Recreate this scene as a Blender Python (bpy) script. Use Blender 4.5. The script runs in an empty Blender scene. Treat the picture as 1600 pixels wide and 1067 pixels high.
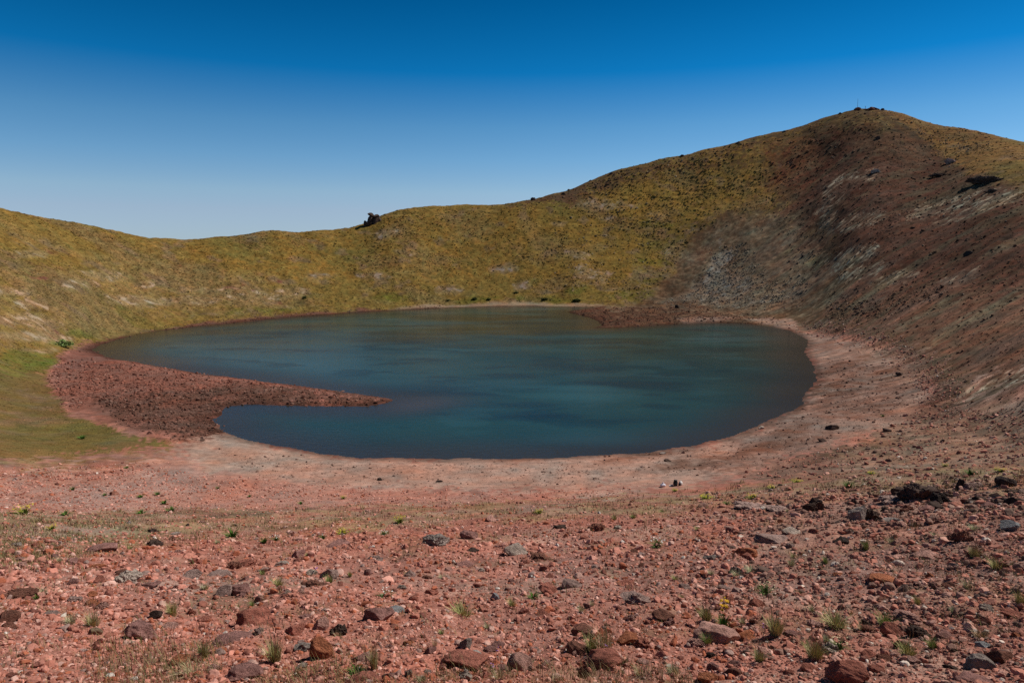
import bpy, math, random
import numpy as np
random.seed(7)
rng = np.random.default_rng(11)
scene = bpy.context.scene
COL = scene.collection

# ------------------------------------------------------------------ camera
H = 20.0                    # eye height above the lake
F = 1067.0                  # focal length in pixels of a 1600 px wide frame
PITCH = math.atan((533.5 - 390.0) / F)
cp, sp = math.cos(PITCH), math.sin(PITCH)

def ray(px, py):
    """pixel of the photograph -> azimuth and tangent of elevation"""
    x = (np.asarray(px, float) - 800) / F
    y = (533.5 - np.asarray(py, float)) / F
    dy, dz = cp + y * sp, -sp + y * cp
    return np.arctan2(x, dy), dz / np.hypot(x, dy)

def project(az, t):
    """azimuth and elevation tangent -> pixel"""
    dx, dy, dz = np.sin(az), np.cos(az), t
    dep = dy * cp - dz * sp
    up = dy * sp + dz * cp
    return 800 + F * dx / dep, 533.5 - F * up / dep

cam = bpy.data.cameras.new('camera')
cam.sensor_width = 36.0
cam.lens = 36.0 * F / 1600.0
cam.clip_start, cam.clip_end = 0.1, 20000
camo = bpy.data.objects.new('camera', cam)
COL.objects.link(camo)
camo.location = (0, 0, H)
camo.rotation_euler = (math.pi / 2 - PITCH, 0, 0)
scene.camera = camo

# ------------------------------------------------------------------ noise
def _hash(ix, iy, seed):
    h = (ix.astype(np.uint32) * np.uint32(374761393) + iy.astype(np.uint32) * np.uint32(668265263)
         + np.uint32((seed * 2246822519) & 0xffffffff))
    h = (h ^ (h >> np.uint32(13))) * np.uint32(1274126177)
    h ^= h >> np.uint32(16)
    return h

def gnoise(x, y, seed=0):
    """gradient noise, about -1..1"""
    x0, y0 = np.floor(x), np.floor(y)
    fx, fy = (x - x0).astype(np.float32), (y - y0).astype(np.float32)
    ix, iy = x0.astype(np.int64), y0.astype(np.int64)
    u = fx * fx * fx * (fx * (fx * 6 - 15) + 10)
    v = fy * fy * fy * (fy * (fy * 6 - 15) + 10)
    out = []
    for ox, oy in ((0, 0), (1, 0), (0, 1), (1, 1)):
        a = _hash(ix + ox, iy + oy, seed).astype(np.float32) * np.float32(2 * math.pi / 4294967296.0)
        out.append(np.cos(a) * (fx - ox) + np.sin(a) * (fy - oy))
    a = out[0] + u * (out[1] - out[0])
    b = out[2] + u * (out[3] - out[2])
    return (a + v * (b - a)) * 1.45

def fbm(x, y, lam, octs=3, seed=0, gain=0.5):
    r = 0; a = 1.0; n = 0
    for k in range(octs):
        r = r + a * gnoise(x / lam + 17.3 * k, y / lam - 9.1 * k, seed + k * 31); n += a
        a *= gain; lam = lam / 2.03
    return r / n

def sstep(a, b, x):
    t = np.clip((x - a) / (b - a), 0, 1)
    return t * t * (3 - 2 * t)

# ------------------------------------------------------------------ shoreline (on the water plane z = 0)
SHORE_PX = [(143,547),(160,538),(182,531),(202,526),(250,517),(300,511),(337,508),(400,501),(450,496),(500,493),
 (560,488),(620,485),(700,481),(760,479.5),(830,478.5),(890,479.5),(926,481),(905,484),(886,487),(893,490),(915,495),
 (932,501),(938,509),(925,512),(950,513),(978,511.5),(1036,508),(1094,505),(1130,504.5),(1162,505.5),(1200,510),
 (1231,516),(1259,530),(1262,541),(1256,551),(1264,561),(1272,571),(1276,583),(1275,591),(1270,602),(1260,614),
 (1250,622),(1255,630),(1240,640),(1204,656),(1149,680),(1100,691),(1080,697),(1014,706),(960,709),(923,711),(860,714),
 (800,717),(740,717),(700,717.5),(640,716),(575,715),(540,712),(500,709),(470,703),(435,697),(400,690),(375,685),
 (350,672),(337,655),(348,648),(350,641),(355,635),(387,631),(430,633),(470,635),(500,636),(540,635),(575,634),
 (605,629),(612,625),(600,621),(570,616),(540,612),(500,607),(470,604),(430,599),(391,593),(350,588),(310,583),
 (290,580),(250,573),(215,567),(182,562),(160,555)]
_a, _t = ray([p[0] for p in SHORE_PX], [p[1] for p in SHORE_PX])
_d = -H / _t
SH = np.stack([_d * np.sin(_a), _d * np.cos(_a)], 1)

def poly_sd(X, Y, P):
    """signed distance to polygon P (positive outside)"""
    X = np.asarray(X, np.float32); Y = np.asarray(Y, np.float32)
    best = np.full(X.shape, 1e18, np.float32); inside = np.zeros(X.shape, bool)
    n = len(P)
    for i in range(n):
        ax, ay = np.float32(P[i][0]), np.float32(P[i][1]); bx, by = np.float32(P[(i + 1) % n][0]), np.float32(P[(i + 1) % n][1])
        ex, ey = bx - ax, by - ay
        L = ex * ex + ey * ey + np.float32(1e-12)
        wx, wy = X - ax, Y - ay
        tt = np.clip((wx * ex + wy * ey) / L, 0, 1)
        qx, qy = wx - ex * tt, wy - ey * tt
        np.minimum(best, qx * qx + qy * qy, out=best)
        if ay != by:
            c = ((ay > Y) != (by > Y)) & (X < ex * (Y - ay) / (by - ay) + ax)
            inside ^= c
    s = np.sqrt(best)
    return np.where(inside, -s, s)

# ------------------------------------------------------------------ terrain control points
CP = []     # (azimuth, distance, tangent)
def at_d(px, py, d):
    a, t = ray(px, py); CP.append((float(a), d, float(t)))
def at_z(px, py, z):
    a, t = ray(px, py); CP.append((float(a), (z - H) / float(t), float(t)))

SKY = [(-400,285,215),(-250,295,218),(-120,312,224),(0,327,230),(60,341,236),(110,352,241),(160,362,248),(210,371,255),(270,376,261),
 (330,373,266),(400,366,275),(430,361,280),(500,362.5,289),(540,360,293),(565,354,296),(590,342,298),(608,335.5,300),(640,333.5,301),
 (690,336,304),(740,333,307),(790,327,310),(820,319,314),(860,309,321),(920,294,331),(945,281,337),(962,270,341),(1000,260,343),(1040,251,346),
 (1100,236,351),(1160,222,356),(1200,212,361),(1230,205,365),(1270,193,369),(1300,182,373),(1340,170.5,378),(1370,171,380),(1420,180,381),
 (1500,199,377),(1550,211,374),(1600,225,370),(1680,245,366),(1800,275,360),(2000,315,352)]
for px, py, d in SKY:
    at_d(px, py, d)
    a, t = ray(px, py)
    z = H + t * d
    for m, dz in ((1.12, -6), (1.5, -45), (3.0, -150), (9, -420), (30, -700)):
        if (px % 100 == 0 or px in (0, 270, 590, 820, 960, 1230, 1340, 1420)):
            CP.append((float(a), d * m, float((z + dz - H) / (d * m))))
def far_shore(a):
    """distance of the far shore along an azimuth"""
    best = 0
    for i in range(len(SH)):
        p, q = SH[i], SH[(i + 1) % len(SH)]
        dx, dy = math.sin(a), math.cos(a)
        ex, ey = q[0] - p[0], q[1] - p[1]
        den = dx * ey - dy * ex
        if abs(den) < 1e-9: continue
        t_ = (p[0] * ey - p[1] * ex) / den; u = (p[0] * dy - p[1] * dx) / den
        if 0 <= u <= 1 and t_ > best: best = t_
    return best
SKX = [s_[0] for s_ in SKY]
def wall_col(px, d0, z0, p, d1=None, z1=None, n=5):
    """a concave crater wall rising from its foot to the skyline (or to a given crest)"""
    a, t = ray(px, np.interp(px, SKX, [s_[1] for s_ in SKY])); a = float(a)
    if d1 is None:
        d1 = float(np.interp(px, SKX, [s_[2] for s_ in SKY])); z1 = H + float(t) * d1
    for k in range(n):
        s_ = k / n
        d = d0 + (d1 - d0) * s_; z = z0 + (z1 - z0) * s_ ** p
        CP.append((a, d, (z - H) / d))
for px in range(180, 1240, 40):
    a, t = ray(px, np.interp(px, [860, 900, 940, 1000, 1060, 1120, 1160, 1200, 1240], [475.6, 475.6, 475.6, 475.8, 477, 480.5, 486, 493, 501]))
    ds_ = (.7 - H) / float(t) if px >= 870 else far_shore(float(ray(px, 500)[0])) + 4
    wall_col(px, ds_, .6, 1.22 if px < 900 else 1.22 + .3 * (px - 900) / 340)
for px, py, z0, p in ((-250,600,7.5,1.2),(-120,600,5.0,1.2),(0,560,2.8,1.2),(60,552,1.8,1.2),(120,540,1.1,1.2),(1280,508,1.0,1.5),(1340,530,1.4,1.5),(1400,560,1.6,1.5)):
    a, t = ray(px, py); wall_col(px, (z0 - H) / float(t), z0, p)
for px, py, z0, p, cr, d1 in ((1450,600,1.8,1.5,236,343),(1525,620,3.4,1.5,272,285),(1600,620,5.6,1.5,300,243),(1680,620,8.0,1.5,320,228),(1800,600,11,1.5,338,215)):
    a, t = ray(px, py); ac, tc = ray(px, cr)
    wall_col(px, (z0 - H) / float(t), z0, p, d1, H + float(tc) * d1); at_d(px, cr, d1)
GR = {   # rows and heights of the flats below the horizon
 -250: [(640,7.2),(700,8)], -120: [(660,5.2),(700,6),(760,7)],
 0: [(620,2.2),(680,2.7),(740,3.8),(780,4.8)], 100: [(600,1.0),(650,1.2),(700,1.9),(750,3.0),(780,3.9)],
 270: [(600,.7),(655,.9),(700,1.1),(740,1.7),(772,2.6)], 400: [(612,.6),(720,.7),(745,1.2),(772,2.2)], 500: [(725,.6),(745,.9),(772,1.9)], 640: [(735,.7),(770,1.6)], 800: [(735,.6),(766,1.5)],
 900: [(730,.7),(764,1.5)], 1000: [(490,.9),(720,.7),(745,1.0),(762,1.7)], 1100: [(490,.9),(705,.7),(735,1.1),(752,1.8)],
 1200: [(670,.7),(710,1.2),(738,2.2)], 1320: [(560,1.2),(620,1.2),(680,1.7),(720,3.0)], 1450: [(650,2.4),(700,3.9),(725,5.2)],
 1600: [(660,6.0),(700,7.0)], 1750: [(690,9.5)], 1950: [(600,14),(680,13)],
}
for px, lo in GR.items():
    for py, z in lo: at_z(px, py, z)
CREASE = [(-400,808,15),(-150,806,16),(0,803,17),(130,803,18),(270,801,20),(400,799,21),(500,796,21),(640,790,22),(800,785,23),
          (900,781,23.5),(1000,775,24),(1100,767,25),(1200,757,26),(1320,749,25.5),(1450,742,24),(1600,733,22),(1750,725,21),(1950,715,20)]
for px, py, dc in CREASE:
    a, t = ray(px, py); tc = -float(t)
    s = tc - 1.6 / dc
    for d in (1.2, 2.2, 3.5, 5.5, 8.5, 12.5, dc):
        CP.append((float(a), d, -(1.6 / d + s)))
    CP.append((float(a), dc * 1.3, float(t) - 0.005))
for i in range(0, len(SH), 3):
    X, Y = SH[i]; d = math.hypot(X, Y)
    CP.append((math.atan2(X, Y), d, (0.15 - H) / d))
CP = np.array(CP)
# thin-plate spline of the tangent over (azimuth, log distance)
AZS = 2.2
def tps_fit(C):
    P = np.stack([C[:, 0] * AZS, np.log(C[:, 1])], 1)
    n = len(P)
    r2 = ((P[:, None] - P[None]) ** 2).sum(2)
    K = 0.5 * r2 * np.log(r2 + 1e-12) + np.eye(n) * 2e-5
    A = np.zeros((n + 3, n + 3)); A[:n, :n] = K
    A[:n, n] = 1; A[:n, n + 1:] = P; A[n, :n] = 1; A[n + 1:, :n] = P.T
    w = np.linalg.solve(A, np.concatenate([C[:, 2], [0, 0, 0]]))
    return P, w
TP, TW = tps_fit(CP)
def tps(az, d):
    u = (az * AZS).astype(np.float32).ravel(); v = np.log(d).astype(np.float32).ravel()
    r = (TW[-3] + TW[-2] * u + TW[-1] * v).astype(np.float32)
    P = TP.astype(np.float32); W = TW.astype(np.float32)
    for i in range(len(P)):
        q = (u - P[i, 0]) ** 2 + (v - P[i, 1]) ** 2
        r += np.float32(0.5) * W[i] * q * np.log(q + np.float32(1e-12))
    return r.reshape(az.shape)

# ------------------------------------------------------------------ terrain grid (rings about the viewpoint)
azs = np.radians(np.concatenate([np.arange(-80, -50, 0.8), np.arange(-50, 50.001, 0.0855), np.arange(50.8, 80, 0.8)]))
ds = [1.0]
while ds[-1] < 7000:
    d = ds[-1]
    if d < 25: st = max(0.013, 1.25 * d * d / 1707)
    elif d < 68: st = 0.27
    elif d < 405: st = 0.62
    else: st = 0.62 * (d / 405) ** 4
    ds.append(d + min(st, 0.35 * d))
ds = np.array(ds)
# coarse spline evaluation, then interpolation onto the fine grid (it is smooth)
def tps_grid():
    ca = np.linspace(azs[0], azs[-1], 420)
    cv = np.linspace(math.log(ds[0]), math.log(ds[-1]), 520)
    A, V = np.meshgrid(ca, cv)
    T = tps(A, np.exp(V))
    fi = (np.log(ds) - cv[0]) / (cv[1] - cv[0]); fj = (azs - ca[0]) / (ca[1] - ca[0])
    i0 = np.clip(fi.astype(int), 0, len(cv) - 2); j0 = np.clip(fj.astype(int), 0, len(ca) - 2)
    wi = (fi - i0)[:, None]; wj = (fj - j0)[None]
    T00 = T[np.ix_(i0, j0)]; T10 = T[np.ix_(i0 + 1, j0)]; T01 = T[np.ix_(i0, j0 + 1)]; T11 = T[np.ix_(i0 + 1, j0 + 1)]
    return (T00 * (1 - wi) + T10 * wi) * (1 - wj) + (T01 * (1 - wi) + T11 * wi) * wj
T0 = tps_grid()
AZ, D = np.meshgrid(azs, ds)
X, Y = D * np.sin(AZ), D * np.cos(AZ)
Z0 = H + T0 * D
SD = np.full(X.shape, 1e3, np.float32)
m = (D > 45) & (D < 275) & (np.abs(AZ) < 0.72)
wob = fbm(X[m], Y[m], 2.6, 3, 5) * 0.55 + fbm(X[m], Y[m], 9, 2, 9) * .5
SD[m] = poly_sd(X[m], Y[m], SH) + wob
out = sstep(0.0, 9.0, SD)
Zb = np.where(SD > 0, (1 - out) * np.minimum(SD, 9) * 0.11 + out * np.maximum(Z0, 0.25), -0.03 - 0.13 * np.minimum(-SD, 30))
Zb = np.where(SD > 900, Z0, Zb)
PX, PY = project(AZ, (Zb - H) / D)      # where each ground point is seen: used to read ground cover off the survey below

# ------------------------------------------------------------------ ground cover
def C3(r, g, b): return np.array([r, g, b], np.float32)
RED = C3(.345,.148,.110); REDD = C3(.215,.078,.056); SAND = C3(.330,.198,.150); SANDR = C3(.28,.125,.09)
GOLD = C3(.166,.105,.027); OLIVE = C3(.113,.088,.025); GREEN = C3(.075,.085,.013); PALEG = C3(.185,.118,.048)
BROWN = C3(.076,.044,.025); DRED = C3(.088,.036,.023); DARK = C3(.042,.026,.017); GREY = C3(.205,.175,.150)
STREAK = C3(.36,.31,.22); TAN = C3(.215,.115,.036); MEADOW = C3(.120,.076,.030); SPITR = C3(.195,.086,.062)
SPITD = C3(.085,.045,.032); DRY = C3(.235,.160,.085)
# warped positions so that no cover boundary is straight
far = D > 45
n1 = fbm(X, Y, 14, 3, 1); n2 = fbm(X, Y, 14, 3, 2)
k1 = fbm(X, Y, 1.3, 3, 3); k2 = fbm(X, Y, 1.3, 3, 4)
WX = PX + np.where(far, n1 * 22, k1 * 26); WY = PY + np.where(far, n2 * 9, k2 * 10)
PXc = WX.astype(np.float32); PYc = WY.astype(np.float32)
fine = fbm(X, Y, 2.2, 3, 6); mid = fbm(X, Y, 9, 3, 7); big = fbm(X, Y, 34, 2, 8)
# streaks along the fall line of the right-hand wall, terracettes along the contours of the grass walls
sa = X * 0.93 + Y * 0.37; sb = -X * 0.37 + Y * 0.93
strk = fbm(sa / 9.0, sb + 1.5 * n1, 2.6, 3, 21)
strk2 = fbm(sa / 7.0, sb, 1.1, 2, 24)
phi = np.arctan2(X + 20, Y - 150)
terr = fbm(phi * 150 / 3.5 + 0.6 * fine, Zb * 1.25 + 0.9 * mid, 1.5, 3, 22)
ALB = np.empty(X.shape + (3,), np.float32); ALB[:] = RED * C3(.92, .9, .88)
_up = sstep(530, 500, PY) * (D > 60)
ALB += _up[..., None].astype(np.float32) * (BROWN * 1.15 - ALB)
ROUGH = np.full(X.shape, 1.0, np.float32)        # how stony the relief is
GRS = np.zeros(X.shape, np.float32)
RAG = np.where(far, .40 * fine + .34 * mid + .55 * fbm(X, Y, .8, 2, 43), .5 * k1 + .3 * fbm(X, Y, .3, 2, 44)).astype(np.float32)
def lay(poly, col, feather=12, amt=1.0, mod=None, rough=None, grass=None):
    xs = [p[0] for p in poly]; ys = [p[1] for p in poly]
    sel = (PXc > min(xs) - feather) & (PXc < max(xs) + feather) & (PYc > min(ys) - feather) & (PYc < max(ys) + feather)
    if not sel.any(): return
    s = poly_sd(PXc[sel], PYc[sel] * 1.0, poly)
    if feather > 5:
        w = sstep(.30, .70, .5 - s / (3.2 * feather) + RAG[sel]) * amt
    else:
        w = sstep(feather, -feather, s) * amt
    if mod is not None: w = np.clip(w * mod[sel], 0, 1)
    A = ALB[sel]; ALB[sel] = A + w[:, None] * (col - A)
    if rough is not None: ROUGH[sel] += w * (rough - ROUGH[sel])
    if grass is not None: GRS[sel] += w * (grass - GRS[sel])
def ell(x, y, w, h, col, amt=1.0, feather=None, mod=None, rough=None, grass=None, tilt=0):
    c, s = math.cos(math.radians(tilt)), math.sin(math.radians(tilt))
    P = [(x + w * math.cos(a) * c + h * math.sin(a) * s, y - w * math.cos(a) * s + h * math.sin(a) * c) for a in np.linspace(0, 2 * math.pi, 13)[:-1]]
    lay(P, col, feather or max(4, h * 0.6), amt, mod, rough, grass)
patch = sstep(-0.35, 0.35, fine + 0.4 * mid)
spot = sstep(0.05, 0.4, fbm(X, Y, 3.4, 3, 40))
lay([(-900,100),(1000,100),(1210,240),(1130,330),(1075,380),(1050,430),(1005,476),(880,480),(500,491),(300,509),(180,533),(100,556),(75,590),
     (110,640),(200,676),(262,696),(160,706),(60,716),(-200,740),(-900,740)], GOLD, 10, 1, rough=.5, grass=1)
# greener belts of the far wall
lay([(480,455),(620,440),(760,455),(900,440),(1000,420),(1040,400),(1010,476),(880,480),(500,491),(350,500),(330,480)], OLIVE, 16, .75, patch)
lay([(780,345),(900,350),(1010,330),(1090,330),(1060,400),(960,430),(820,420)], OLIVE, 25, .65, patch)
lay([(250,380),(420,372),(600,350),(800,340),(800,420),(500,430),(300,420)], GOLD * C3(1.12,1.02,.9), 20, .7, patch)
for x, y, w, h in ((1025,350,26,8),(1010,440,22,12),(990,462,28,8),(900,452,16,6),(1030,408,22,7),(640,466,60,6),(740,467,45,4),(850,467,50,4),
                   (375,488,22,5),(430,486,30,4),(470,472,12,6),(150,521,42,7),(40,560,46,14),(60,572,28,8),(95,536,20,5),(20,590,40,14)):
    ell(x, y, w, h, GREEN, .8, mod=0.45 + 0.6 * patch)
for x, y, w, h in ((920,427,12,16),(905,433,10,12),(945,432,12,10),(890,395,10,6),(905,400,16,5),(930,322,45,7),(950,318,50,8),(1050,385,14,14),
                   (1000,435,16,9),(590,432,28,4),(785,418,28,6),(870,350,16,4),(950,342,16,5),(1030,338,22,7),(560,432,8,4),(505,432,24,5),
                   (700,452,20,5),(815,447,14,6),(600,365,20,8),(640,395,14,4)):
    ell(x, y, w, h, GREY * C3(1.05,.92,.80), .95, mod=.35 + spot, rough=1.2, grass=0)
# stony pale ground of the left wall
lay([(-300,440),(60,425),(150,425),(260,440),(420,455),(470,470),(400,485),(250,500),(180,520),(120,535),(60,545),(-300,570)], PALEG, 16, .6, 0.35 + 0.8 * patch, rough=.9)
for x, y, w, h in ((45,398,32,6),(165,430,34,8),(245,440,34,5),(395,460,42,9),(445,455,26,8),(330,452,50,6),(50,475,30,10),(35,500,50,8),(75,510,30,14),
                   (15,525,60,7),(90,530,28,7),(60,548,30,4),(120,450,40,8),(220,470,50,8),(300,470,40,6),(20,455,40,6)):
    ell(x, y, w, h, C3(.31,.225,.150), .85, mod=0.3 + spot, rough=1.4, grass=0)
for x, y, w, h in ((82,392,13,7),(85,437,32,4),(430,437,20,4),(375,447,26,6),(285,420,20,6),(430,470,18,4),(85,515,14,12)):
    ell(x, y, w, h, DRED * 1.5, .8, mod=0.4 + spot, rough=1.2, grass=0)
# meadow on the left flat
lay([(-900,545),(60,560),(85,600),(115,640),(200,676),(268,698),(190,706),(60,716),(-900,740)], MEADOW * 1.1, 14, .9, rough=.4, grass=.8)
lay([(-900,600),(60,600),(90,640),(200,682),(262,694),(190,706),(60,716),(-900,740)], C3(.190,.118,.072), 20, .65, sstep(.0, .3, fbm(X, Y, 4.5, 3, 96)), grass=.35)
lay([(-900,690),(60,690),(278,700),(300,712),(240,736),(90,762),(-900,790)], MEADOW * C3(1.35,1.2,1.15), 22, .75, .2 + patch, rough=.5, grass=.45)
lay([(-900,560),(50,575),(80,610),(60,660),(-900,660)], OLIVE * C3(1.1,1.05,1.2), 18, .7, patch, rough=.3)
ell(140, 662, 70, 13, C3(.125,.110,.030), .6, 16, patch); ell(190, 690, 50, 10, C3(.125,.105,.032), .5, 14, patch)
ell(55, 655, 60, 7, SANDR, .5, mod=patch); ell(195,700,45,9,SANDR,.5,mod=patch); ell(30, 735, 100, 10, DRY, .6, mod=patch)
# red gravel between foreground and meadow
lay([(-900,755),(60,745),(230,722),(330,700),(520,720),(520,800),(-900,812)], RED * C3(.93,1.22,1.28), 16, .9, rough=.6, grass=0)
# beach of the near shore and the right-hand bench
lay([(270,705),(300,685),(345,670),(420,696),(540,713),(700,718),(860,714),(1010,706),(1100,692),(1204,656),(1250,630),(1280,590),(1262,545),(1240,515),
     (1290,520),(1380,545),(1440,580),(1455,610),(1430,650),(1390,675),(1280,700),(1160,740),(1050,760),(900,768),(700,766),(500,762),(380,752)], SAND, 10, 1, rough=.3, grass=0)
lay([(1150,690),(1204,662),(1250,635),(1280,590),(1262,545),(1240,515),(1290,520),(1380,545),(1440,580),(1455,610),(1430,650),(1390,675),(1280,700),(1160,738),(1100,735)],
    C3(.185,.110,.085), 20, .9, 0.7 + .4 * patch, rough=.6)
ell(1400, 560, 80, 26, BROWN * 1.9, .6, 26, tilt=-25); ell(1440, 640, 46, 40, C3(.17,.095,.068), .7, 30)
lay([(330,745),(520,768),(700,770),(860,773),(1000,765),(1000,775),(780,786),(600,792),(480,796),(300,800)], RED * C3(.98,1.1,1.1), 8, .7, rough=.6)
lay([(270,690),(340,660),(420,700),(540,716),(420,735),(330,740)], SAND * C3(.96,1.04,1.05), 10, .9, rough=.6)
for x, y, w, h, a in ((1010,716,90,5,.6),(1120,716,110,10,.55),(1050,731,60,4,.45),(1225,690,80,8,.6),(1290,640,60,16,.4),(1330,590,60,22,.5),(1290,610,24,12,.75),(1360,640,50,14,.35),(1240,672,40,6,.7)):
    ell(x, y, w, h, C3(.135,.068,.046), a, tilt=10, mod=0.4 + patch)
for x, y, w, h in ((1345,548,40,7),(1300,555,30,9),(1390,570,40,8),(1430,610,22,24),(1350,665,60,7),(1420,640,26,8),(1270,530,18,6),(1230,512,20,4)):
    ell(x, y, w, h, C3(.30,.185,.140), .65, mod=0.3 + patch)
ell(915, 773, 62, 4, C3(.43,.38,.30), .85, 4, 0.3 + spot); ell(985, 769, 30, 3.5, C3(.40,.34,.25), .7, 4, 0.3 + spot)
# gravel spit and the red strand all round
lay([(75,600),(95,560),(140,540),(210,568),(290,581),(390,594),(500,608),(575,617),(615,624),(605,632),(540,637),(430,635),(350,640),(330,660),(350,675),
     (300,690),(200,670),(110,640)], SPITR, 13, 1, rough=1.3, grass=0)
lay([(150,620),(260,612),(400,606),(560,622),(612,626),(560,638),(430,637),(340,650),(345,680),(290,685),(190,658)], SPITD, 9, .85, 0.5 + .6 * patch, rough=1.6)
lay([(85,555),(140,540),(165,550),(215,570),(150,575),(95,575)], C3(.15,.07,.055), 8, .7, rough=1)
lay([(105,552),(180,528),(300,506),(500,489),(700,477),(830,475),(930,478),(930,483),(700,483),(500,495),(300,514),(190,536),(150,548)], SPITR * .68, 3, .9, rough=1.3, grass=0)
lay([(600,482),(700,474),(830,472),(935,474),(1000,480),(935,484),(830,480)], C3(.23,.165,.11), 2.5, .8, rough=.7, grass=0)
# ---- the right-hand wall
lay([(800,322),(850,305),(960,262),(1100,230),(1340,150),(1500,180),(2300,280),(2300,760),(1500,752),(1300,756),(1160,745),(1290,702),(1390,678),(1435,652),(1460,612),
     (1440,578),(1385,543),(1290,518),(1240,512),(1160,500),(1040,505),(940,510),(885,487),(1000,478),(1050,440),(1075,385),(1130,335),(1200,300),(1160,270),(1000,290),(900,318)],
    BROWN, 9, 1, rough=1.2, grass=0)
lay([(930,300),(1010,275),(1120,262),(1200,280),(1180,320),(1100,330),(1000,330)], OLIVE * C3(1.15,1.05,1), 16, .75, 0.2 + patch, rough=.7, grass=.8)
lay([(940,285),(1100,232),(1230,200),(1330,175),(1400,180),(1420,205),(1330,215),(1260,235),(1215,300),(1210,335),(1120,335),(1060,370),(1000,330),(930,305)], OLIVE * C3(1.25,1.05,1.0), 34, .75, 0.25 + patch, rough=.9, grass=.6)
lay([(1080,290),(1190,270),(1215,310),(1195,335),(1110,325)], GOLD * .85, 12, .7, 0.2 + patch, grass=.8)
lay([(1210,230),(1330,190),(1400,210),(1470,245),(1480,300),(1420,340),(1330,330),(1260,300),(1200,290)], DRED * .8, 20, .8, 0.4 + patch, rough=1.3)
lay([(1330,330),(1480,310),(2300,330),(2300,470),(1500,440),(1380,420),(1290,370)], DRED * .85, 25, .8, 0.45 + .7 * patch, rough=1.3)
lay([(1330,440),(1500,420),(2300,440),(2300,660),(1600,650),(1450,560),(1330,500)], DRED * 1.12, 25, .7, 0.5 + .5 * patch, rough=1.3)
lay([(1330,215),(1400,200),(1480,225),(1440,260),(1350,240)], BROWN * 1.2, 14, .6, 0.3 + patch)
lay([(1385,168),(1500,190),(2300,250),(2300,330),(1610,305),(1560,285),(1510,268),(1480,245),(1440,215)], TAN, 8, .95, rough=.4, grass=.7)
lay([(1385,168),(1500,190),(1600,215),(1520,225),(1450,215)], BROWN * C3(1.3,1.15,.9), 10, .7, 0.3 + patch)
lay([(1070,390),(1110,360),(1200,340),(1290,380),(1280,450),(1200,470),(1100,450)], BROWN * C3(1.12,1.12,1.08), 20, .8, rough=1)
lay([(1100,430),(1110,400),(1150,385),(1150,400),(1130,420),(1105,450)], GREY * 1.15, 6, .9, 0.5 + spot, rough=1.6)
lay([(1080,445),(1110,420),(1170,430),(1180,450),(1130,470),(1060,468)], GREY, 8, .75, 0.4 + spot, rough=1.6)
lay([(1010,470),(1080,455),(1180,460),(1250,440),(1260,455),(1180,482),(1050,482)], GREY * C3(1,.9,.8), 8, .7, 0.4 + spot, rough=1.5)
lay([(1075,380),(1130,335),(1165,335),(1150,365),(1100,400),(1070,425)], BROWN * .75, 10, .6, 0.4 + patch)
ell(1115, 375, 16, 14, GREY * .9, .7, mod=spot); ell(1085, 360, 12, 10, GREY * .9, .7, mod=spot); ell(1095,400,22,8,DRED,.6,tilt=45)
for x, y, w, h, t in ((1130,455,26,7,10),(1250,470,40,7,15),(1090,392,20,6,35)): ell(x, y, w, h, DRED * .8, .6, tilt=t, mod=0.4 + patch)
ell(1255, 400, 30, 10, C3(.12,.11,.035), .6, mod=0.3 + patch); ell(1280, 365, 26, 8, GOLD * .8, .5, mod=0.3 + patch); ell(1300, 410, 36, 12, C3(.15,.135,.06), .5, mod=0.3 + patch)
run = sstep(-.12, .22, fbm(sa / 6.0, sb + 2 * n1, 13, 3, 26)); run2 = sstep(0, .3, fbm(sa / 5.0, sb + 1.5 * n2, 8, 3, 27))
lay([(1180,330),(1300,240),(1480,270),(2300,320),(2300,600),(1500,600),(1400,530),(1290,500),(1180,470)], C3(.098,.048,.032), 40, .8, run, rough=1.3)
lay([(1180,330),(1300,240),(1480,270),(2300,320),(2300,560),(1500,540),(1400,500),(1290,480),(1180,470)], C3(.092,.070,.042), 40, .75, run2)
sm = 0.25 + 1.2 * sstep(0.0, 0.22, strk2) * sstep(-0.35, 0.1, fine)
for x, y, w, h, t, a in ((1325,398,38,7,14,.9),(1335,408,46,8,16,.7),(1340,425,40,8,12,.6),(1345,345,34,10,16,.6),(1300,300,12,24,-20,.65),(1295,340,16,20,0,.5),
                      (1480,320,70,6,20,.7),(1560,312,70,6,16,.75),(1510,335,50,5,16,.45),(1340,280,36,5,12,.5),(1400,430,40,7,14,.4),(1500,432,30,7,14,.45),
                      (1560,605,80,5,11,.8),(1520,622,60,4,11,.7),(1500,640,50,4,8,.5),(1570,640,60,4,10,.5),(1590,590,50,4,12,.5),(1460,585,40,5,14,.3),(1290,505,14,5,10,.5)):
    ell(x, y, w, h, STREAK * .86, a * .85, 7, tilt=t, mod=sm, rough=1.4)
for x, y, w, h, t in ((1330,485,44,11,12),(1400,470,50,6,14),(1370,540,26,6,8),(1510,530,40,6,14),(1470,460,60,6,14),(1560,490,60,6,16),(1590,540,40,10,14),(1420,300,60,8,20),(1545,283,36,8,16),(1560,370,60,6,18),(1600,400,60,6,18)):
    ell(x, y, w, h, DARK, .6, tilt=t, mod=0.2 + spot, rough=1.8)
lay([(1120,745),(1160,735),(1290,698),(1390,674),(1440,650),(1470,625),(1600,600),(2300,560),(2300,780),(1500,760),(1300,764)], C3(.205,.112,.082), 22, .85, .6 + .5 * patch, rough=1.3)
lay([(1240,512),(1300,505),(1400,535),(1470,575),(1500,620),(1460,660),(1440,650),(1455,610),(1435,580),(1380,548),(1290,522)], C3(.135,.076,.054), 16, .8, .3 + .8 * patch, rough=1.6)
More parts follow.
